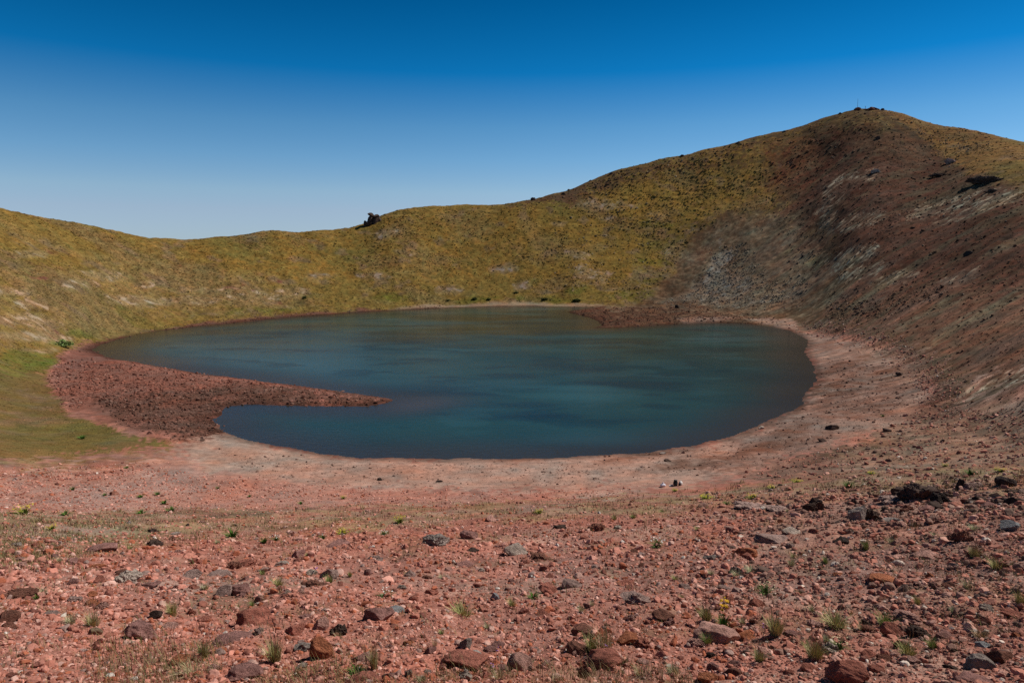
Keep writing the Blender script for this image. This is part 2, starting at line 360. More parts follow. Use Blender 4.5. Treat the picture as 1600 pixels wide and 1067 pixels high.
lay([(885,487),(940,479),(1040,481),(1150,487),(1235,505),(1160,504),(1040,507),(930,512)], DRED * .95, 5, .9, 0.5 + .5 * patch, rough=2.0)
lay([(1060,497),(1240,497),(1250,513),(1160,504),(1060,505)], SAND * .8, 3, .7)
ell(800, 820, 1200, 4, RED, 0)
for x, y, w, h in ((42,562,44,12),(62,572,26,8),(20,575,40,10),(95,537,26,5),(150,522,44,6)): ell(x, y, w, h, C3(.085,.108,.020), .55, mod=.4 + .6 * patch, grass=.8)
# sparse dry grass on the lip of the slope, darker soil on the right
gb = 0.3 + 0.9 * sstep(-0.25, 0.3, k1)
lay([(-900,800),(120,803),(480,797),(800,786),(1000,776),(1180,757),(1320,749),(2300,700),(2300,780),(1330,775),(1180,790),(980,812),(760,815),(480,830),(230,850),(60,880),(-900,900)],
    DRY, 10, .72, gb, rough=.7, grass=.6)
lay([(-900,805),(120,806),(300,810),(200,840),(60,865),(-900,880)], C3(.20,.145,.075), 14, .6, gb, rough=.5, grass=.6)
lay([(262,797),(330,799),(400,797),(490,793),(490,797),(400,801),(330,804),(262,802)], C3(.095,.070,.050), 1.5, .75, rough=.6, grass=.6)  # shade on the terrace front painted as a dark band, over dry grass
lay([(-200,803),(120,803),(262,799),(262,803),(120,807),(-200,808)], C3(.15,.115,.065), 2.5, .6, rough=.6, grass=.6)  # fainter left end of the same painted shade
lay([(1000,880),(1130,830),(1330,790),(2300,770),(2300,1100),(1500,1000),(1330,960),(1100,920)], C3(.285,.135,.102), 50, .8, rough=1.15)
lay([(1150,800),(1330,780),(2300,760),(2300,900),(1400,880),(1150,860)], C3(.235,.130,.098), 30, .7, 0.4 + patch)
ell(1190, 845, 70, 10, C3(.29,.165,.13), .7, 8)
lay([(-900,960),(120,980),(260,1000),(300,1060),(200,1200),(-900,1200)], C3(.30,.13,.098), 40, .8, rough=.45)
dust = sstep(.0, .35, fbm(X, Y, 2.3, 3, 94)) * sstep(40, 22, D); dust2 = sstep(.05, .35, fbm(X, Y, 1.2, 3, 95)) * sstep(40, 22, D)
lay([(-900,800),(800,785),(2300,700),(2300,1300),(-900,1300)], C3(.33,.205,.155), 8, .6, dust); lay([(-900,800),(800,785),(2300,700),(2300,1300),(-900,1300)], C3(.22,.135,.080), 8, .5, dust2)
ell(620, 880, 500, 30, C3(.325,.135,.10), .5, 25, 0.3 + patch)

# dustier, paler debris low on the right-hand wall; drier turf on the far slope
def boost(poly, fac, feather):
    s_ = poly_sd(PXc, PYc, poly); w_ = sstep(feather, -feather, s_)[..., None]
    ALB[:] = ALB * (1 + w_ * (np.array(fac, np.float32) - 1))
lay([(960,478),(1000,430),(1030,390),(1060,350),(1110,325),(1200,320),(1215,350),(1130,370),(1085,410),(1050,480)], C3(.125,.085,.045), 30, .8, .1 + 1.1 * spot, rough=1.1, grass=.2)
fan = .25 + .75 * sstep(-.25, .25, fine + .5 * mid)
lay([(985,478),(1040,440),(1075,400),(1130,355),(1200,335),(1260,350),(1310,400),(1300,440),(1260,475),(1180,490),(1050,488)], C3(.172,.118,.072), 30, .6, fan, rough=1.3)
boost([(1060,400),(1130,365),(1210,340),(1290,400),(1350,440),(2300,455),(2300,650),(1560,650),(1480,610),(1400,540),(1290,505),(1100,470)], (1.85,2.05,2.1), 34)
boost([(985,478),(1075,400),(1200,335),(1310,400),(1260,475),(1050,488)], (.72,.72,.74), 40)
boost([(920,300),(1100,235),(1230,215),(1290,250),(1230,330),(1120,340),(1000,330)], (1.65,1.5,1.3), 26)
boost([(780,340),(1000,320),(1080,360),(1020,470),(860,470)], (1.22,1.12,1.0), 30)
boost([(1440,655),(1600,640),(2300,640),(2300,745),(1500,740),(1320,745),(1290,705)], (1.3,1.45,1.4), 20)
# large and small natural variation of the cover
var = 1 + 0.16 * fine + 0.12 * mid + 0.08 * big
gg = GRS > .45
b1 = fbm(X, Y, 46, 3, 91); b2 = fbm(X, Y, 28, 3, 92)
def gmix(w_, c_):
    w_ = (np.clip(w_, 0, 1) * gg)[..., None].astype(np.float32); ALB[:] = ALB + w_ * (c_ - ALB)
gmix(.55 * sstep(.05, .35, b1), C3(.105,.092,.026)); gmix(.5 * sstep(.08, .35, b2 + .3 * fine) * (D > 120), C3(.165,.105,.050)); gmix(.45 * sstep(.1, .4, -b1 + .3 * mid) * (D > 120), C3(.188,.128,.052))
gmix(.5 * sstep(.22, .42, fbm(X, Y, 9, 3, 93)) * (D > 100), C3(.150,.098,.062))
tuss = fbm(phi * 150 / 2.0, Zb * 1.6 + D * .25, 1.15, 2, 33)
tuss2 = fbm(X, Y, 5.5, 2, 34)
var = np.where(GRS > 0.4, var + (0.42 * np.clip(terr, -1, 1) + 0.55 * tuss) * sstep(120, 165, D) + .25 * tuss2, var)
var = var + np.where((GRS <= 0.4) & (D > 60), .5 * fbm(X, Y, 1.3, 2, 35), 0) * (SD > 15)
wall = sstep(0.10, -0.06, SD * 0) * 0
rw = sstep(1120, 1260, PX) * (PY < 640) * (GRS < 0.5)
var = var + rw * (0.55 * strk + 0.45 * strk2)
near = sstep(40, 12, D)
var = var * (1 + near * (0.16 * fbm(X, Y, 0.35, 3, 50) + 0.12 * k1))
ALB *= np.clip(var, 0.35, 1.8)[..., None].astype(np.float32)
hue = (np.where(GRS > .4, .15, .26) * fbm(X, Y, 6.0, 3, 60) + 0.10 * fine + .10 * fbm(X, Y, 1.6, 2, 61))[..., None].astype(np.float32)
ALB *= 1 + hue * C3(.9, -.35, -.9)
sl_ = np.where((SD < 34) & (SD > 0) & (GRS < .3), gnoise(SD / 2.2 + 1.2 * n1 + .5 * fine, phi * 14, 77) * .10 + .22 * fbm(X, Y, 1.7, 3, 79) + .16 * fbm(X, Y, 6, 2, 80), 0)
ALB *= (1 + sl_ * sstep(34, 14, SD))[..., None].astype(np.float32)
# wet strip at the water
wet = sstep(2.6 + 1.6 * n1, 0.1, SD) * (SD < 900)
ALB *= (1 - 0.55 * wet)[..., None].astype(np.float32)

# ------------------------------------------------------------------ relief
sp_r = np.gradient(ds)[:, None] * np.ones_like(D); sp_a = D * math.radians(0.0855)
spc = np.maximum(sp_r * 0.6, sp_a)
dispz = np.zeros(X.shape, np.float32)
calm = np.where(SD < 900, sstep(-0.5, 5, SD) * 0.9 + 0.1, 1.0)
for i, (lam, k) in enumerate(((36,.017),(17,.020),(7.5,.026),(3.4,.032),(1.6,.040),(.8,.055),(.42,.075),(.21,.10),(.11,.11),(.055,.09),(.03,.09))):
    w = sstep(1.8, 3.6, lam / spc)
    if lam > 10: w = w * sstep(30, 120, D)
    elif lam > 2: w = w * (.45 + .55 * sstep(3, 30, D))
    if w.max() <= 0: continue
    sel = w > 0
    n = np.zeros(X.shape, np.float32)
    n[sel] = gnoise(X[sel] / lam + 3.7 * i, Y[sel] / lam - 5.1 * i, 100 + i)
    if lam < 1: n = np.where(n > 0, n * 1.3, n * 0.6)
    dispz += (k * lam * w * n * (ROUGH if lam < 8 else 1.0)).astype(np.float32)
dispz += np.where(GRS > 0.4, 0.30 * np.clip(terr, -1, 1) + .28 * tuss, 0) * sstep(70, 160, D) * sstep(0, 12, SD)
SKA = [float(ray(*s_[:2])[0]) for s_ in SKY]
DSK = np.interp(azs, SKA, [s_[2] for s_ in SKY])[None]
gul = fbm(phi * 150, Zb * .35 + D * .12, 16, 3, 36)
dispz += (1.1 * gul * sstep(150, 215, D) * sstep(.97, .80, D / DSK) * sstep(0, 18, SD)).astype(np.float32)
dispz += rw * sstep(60, 160, D) * (0.55 * strk + 0.28 * strk2) * sstep(560, 420, PY)
Z = Zb + dispz * calm
Z = np.where((SD > 0.05) & (SD < 900), np.maximum(Z, 0.01 + 0.02 * np.minimum(SD, 1)), Z)
Z = np.where(SD < -0.4, np.minimum(Z, -0.02), Z)
TT = (Z - H) / D
NR, NC = X.shape

def mesh_from(name, verts, faces, cols=None, smooth=True):
    """numpy arrays -> mesh; faces is (n, 3) or (n, 4)"""
    me = bpy.data.meshes.new(name)
    nv, nf, k = len(verts), len(faces), faces.shape[1]
    me.vertices.add(nv); me.loops.add(nf * k); me.polygons.add(nf)
    me.vertices.foreach_set('co', np.ascontiguousarray(verts, np.float32).ravel())
    me.loops.foreach_set('vertex_index', np.ascontiguousarray(faces, np.int32).ravel())
    me.polygons.foreach_set('loop_start', np.arange(0, nf * k, k, dtype=np.int32))
    me.polygons.foreach_set('loop_total', np.full(nf, k, np.int32))
    me.polygons.foreach_set('use_smooth', np.full(nf, smooth, bool))
    if cols is not None:
        at = me.attributes.new('tint', 'FLOAT_COLOR', 'POINT')
        c4 = np.ones((nv, 4), np.float32); c4[:, :3] = cols
        at.data.foreach_set('color', c4.ravel())
    me.update(calc_edges=True)
    return me

def link(name, me, mats, parent=None, **props):
    o = bpy.data.objects.new(name, me); COL.objects.link(o)
    if me is not None and not me.materials:
        for m_ in (mats if isinstance(mats, (list, tuple)) else [mats]): me.materials.append(m_)
    if parent is not None: o.parent = parent
    for k, v in props.items(): o[k] = v
    return o

# ------------------------------------------------------------------ materials
def new_mat(name):
    m_ = bpy.data.materials.new(name); m_.use_nodes = True
    nt = m_.node_tree; b = nt.nodes['Principled BSDF']
    return m_, nt, b
def N(nt, t, **kw):
    n = nt.nodes.new(t)
    for k, v in kw.items():
        if k in n.inputs: n.inputs[k].default_value = v
        else: setattr(n, k, v)
    return n
def noise_val(nt, vec, scale, detail=3.0, rough=0.55):
    n = N(nt, 'ShaderNodeTexNoise'); n.inputs['Scale'].default_value = scale
    n.inputs['Detail'].default_value = detail; n.inputs['Roughness'].default_value = rough
    nt.links.new(vec, n.inputs['Vector']); return n.outputs['Fac']
def remap(nt, v, a, b, lo, hi):
    n = N(nt, 'ShaderNodeMapRange'); n.inputs[1].default_value = a; n.inputs[2].default_value = b
    n.inputs[3].default_value = lo; n.inputs[4].default_value = hi
    nt.links.new(v, n.inputs[0]); return n.outputs[0]
def mul(nt, a, b):
    n = N(nt, 'ShaderNodeMath', operation='MULTIPLY'); nt.links.new(a, n.inputs[0]); nt.links.new(b, n.inputs[1]); return n.outputs[0]
def tintmul(nt, col, val):
    n = N(nt, 'ShaderNodeVectorMath', operation='SCALE'); nt.links.new(col, n.inputs[0]); nt.links.new(val, n.inputs['Scale']); return n.outputs[0]

def ground_mat():
    m_, nt, b = new_mat('ground_cover')
    tc = N(nt, 'ShaderNodeTexCoord').outputs['Object']
    at = N(nt, 'ShaderNodeAttribute', attribute_name='tint').outputs['Color']
    a = remap(nt, noise_val(nt, tc, 1.4, 4, .65), .3, .7, .72, 1.28)
    c = remap(nt, noise_val(nt, tc, 16, 4, .7), .3, .7, .66, 1.34)
    e = remap(nt, noise_val(nt, tc, 70, 2, .6), .3, .7, .75, 1.25)
    col = tintmul(nt, at, mul(nt, mul(nt, a, c), e))
    nt.links.new(col, b.inputs['Base Color'])
    b.inputs['Roughness'].default_value = 1.0; b.inputs['Specular IOR Level'].default_value = 0.03
    bp = N(nt, 'ShaderNodeBump'); bp.inputs['Strength'].default_value = 0.7; bp.inputs['Distance'].default_value = 0.02
    nt.links.new(noise_val(nt, tc, 28, 5, .65), bp.inputs['Height'])
    nt.links.new(bp.outputs[0], b.inputs['Normal'])
    return m_
MG = ground_mat()

def tint_mat(name, rough=0.95, spec=0.06, sc=20, amt=0.25, obj=False, bump=0.5, dist=0.01):
    """colour from the mesh (or the object's own colour) with procedural mottling"""
    m_, nt, b = new_mat(name)
    tc = N(nt, 'ShaderNodeTexCoord').outputs['Object']
    if obj: base = N(nt, 'ShaderNodeObjectInfo').outputs['Color']
    else: base = N(nt, 'ShaderNodeAttribute', attribute_name='tint').outputs['Color']
    a = remap(nt, noise_val(nt, tc, sc, 4, .65), .3, .7, 1 - amt, 1 + amt)
    if obj:
        a2 = remap(nt, noise_val(nt, tc, sc * .3, 3, .6), .35, .65, 1 - amt, 1 + amt); a = mul(nt, a, a2)
    nt.links.new(tintmul(nt, base, a), b.inputs['Base Color'])
    b.inputs['Roughness'].default_value = rough; b.inputs['Specular IOR Level'].default_value = spec
    if bump:
        bp = N(nt, 'ShaderNodeBump'); bp.inputs['Strength'].default_value = bump; bp.inputs['Distance'].default_value = dist
        nt.links.new(noise_val(nt, tc, sc * 1.5, 5, .7), bp.inputs['Height']); nt.links.new(bp.outputs[0], b.inputs['Normal'])
    return m_
MSTONE = tint_mat('loose_stone', sc=25, amt=.22)
MROCK = tint_mat('weathered_rock', sc=7, amt=.28, obj=True, bump=.9, dist=.06)
MBLADE = tint_mat('grass_blade', rough=.8, spec=.08, sc=30, amt=.12, bump=0)
MCLOTH = tint_mat('bag_fabric', rough=.7, spec=.3, sc=12, amt=.1, bump=.3)
MMETAL = tint_mat('dull_metal', rough=.5, spec=.5, sc=6, amt=.1, bump=0)

# ground sheet
idx = np.arange(NR * NC, dtype=np.int32).reshape(NR, NC)
quads = np.stack([idx[:-1, :-1], idx[:-1, 1:], idx[1:, 1:], idx[1:, :-1]], -1).reshape(-1, 4)
# ground right under and behind the viewer: a fan closes the ring at its centre
V = np.stack([X, Y, Z], -1).reshape(-1, 3)
g = link('ground', mesh_from('ground', V, quads, ALB.reshape(-1, 3)), MG, kind='structure')
# the rim the photographer stands on, carried on behind the viewpoint
ba = np.radians(np.arange(80, 281, 4.0)); bd = np.array([0.0, 1.0, 3, 8, 20, 60, 200, 800, 4000])
BA, BD = np.meshgrid(ba, bd)
edge = np.interp(BA, [ba[0], ba[-1]], [float(Z[0, -1]), float(Z[0, 0])])
zl = np.interp(BD, ds, Z[:, 0]); zr = np.interp(BD, ds, Z[:, -1])
wgt = np.clip((BA - ba[0]) / (ba[-1] - ba[0]), 0, 1)
back = 18.3 - 0.12 * BD
zz = np.where(wgt < .5, zr + (back - zr) * sstep(0, .5, wgt), zl + (back - zl) * sstep(0, .5, 1 - wgt))
zz = np.where(BD <= 1.0, 18.3, zz)
ib = np.arange(BA.size, dtype=np.int32).reshape(BA.shape)
qb = np.stack([ib[:-1, :-1], ib[:-1, 1:], ib[1:, 1:], ib[1:, :-1]], -1).reshape(-1, 4)
link('hillside', mesh_from('hillside', np.stack([BD * np.sin(BA), BD * np.cos(BA), zz], -1).reshape(-1, 3), qb,
     np.tile(RED * .9, (BA.size, 1))), MG, kind='structure')

# ------------------------------------------------------------------ water
wa = np.radians(np.arange(-36, 28.01, 0.12)); wd = np.arange(58, 262, 0.8)
WA, WDd = np.meshgrid(wa, wd)
wx, wy = WDd * np.sin(WA), WDd * np.cos(WA)
wsd = poly_sd(wx, wy, SH)
wpx, wpy = project(WA, -H / WDd)
dep = np.clip(-wsd, 0, None)
wn = fbm(wx / 2.2, wy, 11, 3, 70); wn2 = fbm(wx / 2.0, wy, 30, 2, 71)
TEAL = C3(.012,.045,.043); TEALD = C3(.009,.028,.028); BED = C3(.034,.024,.018); BLUE = C3(.030,.085,.105)
wc = np.empty(wx.shape + (3,), np.float32); wc[:] = TEAL
def wl(w, c):
    global wc
    w = np.clip(w, 0, 1)[..., None].astype(np.float32); wc = wc + w * (c - wc)
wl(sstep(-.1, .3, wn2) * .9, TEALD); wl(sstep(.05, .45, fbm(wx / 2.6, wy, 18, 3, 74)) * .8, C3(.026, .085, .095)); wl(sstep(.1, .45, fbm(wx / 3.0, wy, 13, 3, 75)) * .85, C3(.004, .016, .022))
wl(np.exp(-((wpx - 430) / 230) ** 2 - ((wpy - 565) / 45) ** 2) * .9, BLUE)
wl(np.exp(-((wpx - 830) / 170) ** 2 - ((wpy - 505) / 22) ** 2) * .75, C3(.030,.028,.014))  # brown reflection of the far slope put into the water colour
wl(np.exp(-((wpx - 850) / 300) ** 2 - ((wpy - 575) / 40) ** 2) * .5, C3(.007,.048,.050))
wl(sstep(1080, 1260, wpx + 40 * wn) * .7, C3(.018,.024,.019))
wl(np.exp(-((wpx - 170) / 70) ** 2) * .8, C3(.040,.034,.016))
wl(sstep(10 + 5 * wn, 0.5, dep) * .9, BED)
wl(sstep(16, 4, dep) * .3, C3(.020,.030,.028))
tipx = np.exp(-((wpx - 660) / 70) ** 2 - ((wpy - (632 - .10 * (wpx - 660))) / 11) ** 2)
wl(tipx * .75, C3(.050, .046, .046)); wl(np.exp(-((wpx - 690) / 90) ** 2 - ((wpy - 606) / 9) ** 2) * .6, C3(.004, .020, .030))
wpat = fbm(wx / 2.4, wy, 7, 4, 76)
wl(sstep(.12, .24, wpat) * .45 * sstep(5, 14, dep), C3(.020, .066, .070)); wl(sstep(.12, .24, -wpat) * .5 * sstep(5, 14, dep), C3(.004, .018, .022))
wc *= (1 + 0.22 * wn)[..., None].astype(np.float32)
wi = np.arange(wx.size, dtype=np.int32).reshape(wx.shape)
wq = np.stack([wi[:-1, :-1], wi[:-1, 1:], wi[1:, 1:], wi[1:, :-1]], -1).reshape(-1, 4)
ok = (wsd.ravel()[wq] < 1.0).any(1)
wq = wq[ok]
used, inv = np.unique(wq, return_inverse=True)
wv = np.stack([wx, wy, np.zeros_like(wx)], -1).reshape(-1, 3)[used]
def water_mat():
    m_, nt, b = new_mat('lake_water')
    at = N(nt, 'ShaderNodeAttribute', attribute_name='tint').outputs['Color']
    nt.links.new(at, b.inputs['Base Color'])
    b.inputs['IOR'].default_value = 1.20
    tc = N(nt, 'ShaderNodeTexCoord').outputs['Object']
    mp = N(nt, 'ShaderNodeMapping'); mp.inputs['Scale'].default_value = (0.55, 1.0, 1.0); nt.links.new(tc, mp.inputs[0])
    rz = remap(nt, noise_val(nt, mp.outputs[0], .05, 3), .35, .65, .10, .24)
    nt.links.new(rz, b.inputs['Roughness'])
    h1 = noise_val(nt, mp.outputs[0], 1.7, 4, .6)
    bp = N(nt, 'ShaderNodeBump'); bp.inputs['Strength'].default_value = 0.35; bp.inputs['Distance'].default_value = 0.12
    h2 = noise_val(nt, mp.outputs[0], 6.0, 3, .6); ad = N(nt, 'ShaderNodeMath', operation='MULTIPLY_ADD'); ad.inputs[1].default_value = .45
    nt.links.new(h2, ad.inputs[0]); nt.links.new(h1, ad.inputs[2])
    nt.links.new(ad.outputs[0], bp.inputs['Height']); nt.links.new(bp.outputs[0], b.inputs['Normal'])
    return m_
MW = water_mat()
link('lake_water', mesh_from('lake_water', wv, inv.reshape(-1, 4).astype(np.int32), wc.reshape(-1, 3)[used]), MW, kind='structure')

# ------------------------------------------------------------------ placing on the ground
def hit(px, py):
    """photograph pixel -> ground point, by walking out along the ground (vectorised)"""
    px = np.atleast_1d(np.asarray(px, float)); py = np.atleast_1d(np.asarray(py, float))
    a, t = ray(px, py)
    j = np.clip(np.searchsorted(azs, a), 1, NC - 1)
    j = np.where(np.abs(azs[j] - a) < np.abs(azs[j - 1] - a), j, j - 1)
    i = np.empty(len(px), int)
    for s in range(0, len(px), 4000):
        blk = TT[:, j[s:s + 4000]] >= t[s:s + 4000][None]
        i[s:s + 4000] = np.where(blk.any(0), blk.argmax(0), -1)
    return i, j, a
def ground_z(x, y):
    d = np.hypot(x, y); a = np.arctan2(x, y)
    i = np.clip(np.searchsorted(ds, d), 1, NR - 1); j = np.clip(np.searchsorted(azs, a), 1, NC - 1)
    return Z[i, j]
def point(px, py):
    for k in range(40):
        i, j, a = hit(px, py + .5 * k)
        if i[0] > 0: break
    i = int(i[0]); j = int(j[0])
    return float(X[i, j]), float(Y[i, j]), float(Z[i, j]), float(math.hypot(D[i, j], Z[i, j] - H))

# ------------------------------------------------------------------ rock shapes
def icosphere(sub):
    t = (1 + 5 ** .5) / 2
    v = [(-1,t,0),(1,t,0),(-1,-t,0),(1,-t,0),(0,-1,t),(0,1,t),(0,-1,-t),(0,1,-t),(t,0,-1),(t,0,1),(-t,0,-1),(-t,0,1)]
    f = [(0,11,5),(0,5,1),(0,1,7),(0,7,10),(0,10,11),(1,5,9),(5,11,4),(11,10,2),(10,7,6),(7,1,8),(3,9,4),(3,4,2),(3,2,6),(3,6,8),(3,8,9),(4,9,5),(2,4,11),(6,2,10),(8,6,7),(9,8,1)]
    v = [np.array(p, float) / np.linalg.norm(p) for p in v]
    for _ in range(sub):
        cache = {}; nf = []
        def midp(a, b):
            k = (min(a, b), max(a, b))
            if k not in cache:
                p = v[a] + v[b]; v.append(p / np.linalg.norm(p)); cache[k] = len(v) - 1
            return cache[k]
        for a, b, c in f:
            ab, bc, ca = midp(a, b), midp(b, c), midp(c, a)
            nf += [(a, ab, ca), (b, bc, ab), (c, ca, bc), (ab, bc, ca)]
        f = nf
    return np.array(v), np.array(f, np.int32)
ICO = {k: icosphere(k) for k in (0, 1, 2, 3, 4, 5)}
def vnoise3(p, seed):
    return (gnoise(p[:, 0] + 11.3, p[:, 1] + p[:, 2] * .71, seed) + gnoise(p[:, 1] - 4.1, p[:, 2] - p[:, 0] * .63, seed + 1)
            + gnoise(p[:, 2] + 7.7, p[:, 0] + p[:, 1] * .57, seed + 2)) / 1.9
def rock_verts(sub, seed, facets=9, jag=.1, lump=.12, flat=.75):
    """an angular stone: a random convex polyhedron seen as a radius over the sphere, roughened"""
    r = np.random.default_rng(seed)
    v, f = ICO[sub]
    n = r.normal(size=(facets, 3)); n /= np.linalg.norm(n, axis=1)[:, None]
    h = r.uniform(.55, 1.0, facets)
    dn = np.clip(v @ n.T, 1e-3, None)
    rad = np.minimum((h[None] / dn).min(1), 1.25)
    p = v * rad[:, None]
    p = p * (1 + lump * vnoise3(p * 1.9, seed * 7 + 1)[:, None])
    if sub >= 3:
        q = vnoise3(p * 5.0, seed * 7 + 3); q2 = vnoise3(p * 12.0, seed * 7 + 5)
        p = p * (1 + jag * (q + .5 * q2))[:, None]
    p[:, 2] *= flat
    ext = p.max(0) - p.min(0)
    p = (p - (p.max(0) + p.min(0)) / 2) / ext     # unit box, centred
    return p, f
def crag_verts(seed, n=7, sub=3, jag=.26):
    """a jagged lava crag: several broken lumps grown together and roughened"""
    r = np.random.default_rng(seed); vs = []; fs = []; o = 0
    for k in range(n):
        p, f = rock_verts(sub, seed * 50 + k, 7, jag, .2, 1.0)
        a = r.uniform(0, 2 * math.pi); rr = r.uniform(.0, .34) if k else 0
        s = r.uniform(.3, .6) * (1.35 if k == 0 else 1)
        sc = np.array([s * r.uniform(.8, 1.2), s * r.uniform(.7, 1.1), s * r.uniform(.7, 1.35) * (1 - .9 * rr)])
        c, q = math.cos(a * 2), math.sin(a * 2)
        p = p * sc; p = np.stack([p[:, 0] * c - p[:, 1] * q, p[:, 0] * q + p[:, 1] * c, p[:, 2]], 1)
        p += np.array([rr * math.cos(a), rr * math.sin(a) * .7, r.uniform(-.05, .12)])
        vs.append(p); fs.append(f + o); o += len(p)
    p = np.concatenate(vs); ext = p.max(0) - p.min(0)
    return (p - (p.max(0) + p.min(0)) / 2) / ext, np.concatenate(fs)

# ------------------------------------------------------------------ loose stones: uncountable, one mesh for each kind of ground
KINDCOL = {
 'red':  [(C3(.44,.185,.135), 6), (C3(.32,.125,.088), 5), (C3(.53,.26,.20), 4), (C3(.33,.105,.058), 3), (C3(.18,.070,.052), 1.5), (C3(.52,.31,.25), 2.0), (C3(.29,.19,.16), .6), (C3(.50,.42,.36), .15)],
 'mix':  [(C3(.40,.165,.118), 5), (C3(.31,.135,.098), 5), (C3(.24,.135,.104), 3), (C3(.48,.26,.20), 3), (C3(.15,.095,.075), 1.2), (C3(.52,.42,.35), .7)],
 'wall': [(C3(.125,.056,.036), 4), (C3(.09,.052,.036), 4), (C3(.06,.038,.028), 1.5), (C3(.17,.11,.075), 2), (C3(.30,.24,.18), .7)],
 'grey': [(C3(.25,.205,.165), 4), (C3(.17,.135,.108), 3), (C3(.08,.058,.046), 2), (C3(.34,.29,.24), 1)],
 'spit': [(C3(.17,.070,.048), 4), (C3(.10,.052,.038), 4), (C3(.24,.14,.105), 2), (C3(.055,.034,.027), 2)],
 'spitr':[(C3(.26,.095,.064), 5), (C3(.20,.075,.052), 4), (C3(.32,.18,.135), 1.5), (C3(.10,.048,.036), 1)],
 'pale': [(C3(.30,.21,.14), 4), (C3(.22,.14,.09), 3), (C3(.14,.08,.055), 1), (C3(.36,.29,.22), 1)],
 'lava': [(C3(.11,.068,.054), 4), (C3(.075,.050,.042), 4), (C3(.17,.10,.08), 3), (C3(.26,.19,.155), 1.5)],
 'sand': [(C3(.26,.15,.115), 3), (C3(.17,.085,.065), 3), (C3(.08,.045,.036), 3), (C3(.36,.25,.20), 1.2)],
}
# (polygon in the photograph's pixels, kind, stones, size range in pixels, power)
STONES = [
 ([(-360,850),(300,835),(700,820),(1000,815),(1180,800),(1180,1120),(-360,1120)], 'red', 42000, 1.8, 8.5, 2.25),
 ([(-360,880),(500,850),(1180,840),(1180,1120),(-360,1120)], 'red', 2806, 6, 15, 2.6),
 ([(-360,800),(480,797),(800,786),(1000,776),(1180,770),(1180,830),(700,835),(300,850),(-360,870)], 'red', 7930, 1.4, 6, 2.4),
 ([(1150,775),(1320,752),(2000,735),(2000,1120),(1150,1120)], 'mix', 27000, 1.7, 8.5, 2.25),
 ([(1080,775),(1320,770),(2000,750),(2000,1120),(1080,1120)], 'mix', 2318, 6, 15, 2.6),
 ([(300,745),(700,772),(1000,766),(1000,778),(700,790),(300,800),(-100,803),(-100,735),(60,735),(230,722)], 'red', 9000, 1.1, 5, 2.6),
 ([(330,700),(540,722),(860,720),(1010,712),(1160,690),(1260,640),(1290,560),(1400,570),(1440,620),(1380,670),(1160,735),(900,762),(600,760),(400,745)], 'sand', 5200, .9, 5.5, 3.0),
 ([(1160,742),(1290,702),(1390,678),(1450,640),(2000,640),(2000,735),(1320,752)], 'mix', 6100, 1.4, 8, 2.5),
 ([(1435,652),(1460,612),(1440,578),(1385,543),(1290,518),(1300,440),(1400,330),(1480,300),(2000,310),(2000,650)], 'wall', 11590, 1.0, 4.6, 3.0),
 ([(1200,300),(1240,220),(1340,172),(1480,250),(1560,290),(1480,320),(1300,420),(1240,430)], 'wall', 3000, 1.0, 4.0, 3.1),
 ([(1230,512),(1300,500),(1400,530),(1480,575),(1510,625),(1450,670),(1400,680),(1440,630),(1420,590),(1370,555),(1290,528)], 'mix', 2600, .9, 5, 2.7),
 ([(1300,505),(1290,470),(1350,470),(1420,455),(1460,440),(1470,460),(1390,490),(1340,505)], 'wall', 800, 1.0, 5, 2.6),
 ([(1070,470),(1120,395),(1165,380),(1200,440),(1270,440),(1240,480),(1100,485),(1010,478)], 'grey', 3200, 1.0, 3.4, 2.8),
 ([(820,318),(960,265),(1100,235),(1180,222),(1120,260),(1010,280),(930,310)], 'wall', 900, 1.2, 4.5, 2.6),
 ([(900,330),(1040,300),(1070,400),(1010,460),(880,450),(860,380)], 'grey', 420, 1.2, 4, 2.6),
 ([(75,600),(95,560),(215,569),(290,582),(390,595),(500,609),(540,618),(400,610),(250,615),(150,625),(110,640)], 'spitr', 4800, 1.1, 6, 2.6),
 ([(150,622),(260,613),(400,608),(575,618),(612,625),(560,635),(430,633),(352,640),(336,656),(350,676),(300,692),(190,660)], 'spit', 5600, 1.1, 6.5, 2.5),
 ([(890,487),(940,480),(1040,482),(1150,489),(1230,507),(1160,503),(1040,506),(940,510)], 'spit', 1500, 1.2, 4.2, 2.5),
 ([(-100,480),(50,430),(160,425),(260,440),(450,455),(400,480),(200,500),(100,540),(-100,560)], 'pale', 1400, .9, 2.8, 3.0),
 ([(110,552),(190,529),(300,507),(500,490),(700,478),(700,482),(500,494),(300,513),(190,536),(150,548)], 'spit', 900, 1.2, 3.2, 2.8),
 ([(1150,795),(1250,782),(1330,772),(1480,755),(1620,752),(1620,800),(1500,815),(1400,835),(1300,820),(1200,830)], 'lava', 1500, 2.2, 9, 2.4),
 ([(1400,190),(1480,205),(1560,225),(1500,255),(1450,230)], 'pale', 260, 1.2, 3.2, 2.7),
]
def scatter_poly(poly, n):
    P = np.array(poly, float); x0, y0 = P.min(0); x1, y1 = P.max(0); got = []; tot = 0
    while tot < n:
        xs = rng.uniform(x0, x1, n * 2); ys = rng.uniform(y0, y1, n * 2)
        k = poly_sd(xs, ys, poly) < rng.exponential(4, n * 2) * 0 + rng.normal(0, 5, n * 2)
        got.append(np.stack([xs[k], ys[k]], 1)); tot += k.sum()
    return np.concatenate(got)[:n]
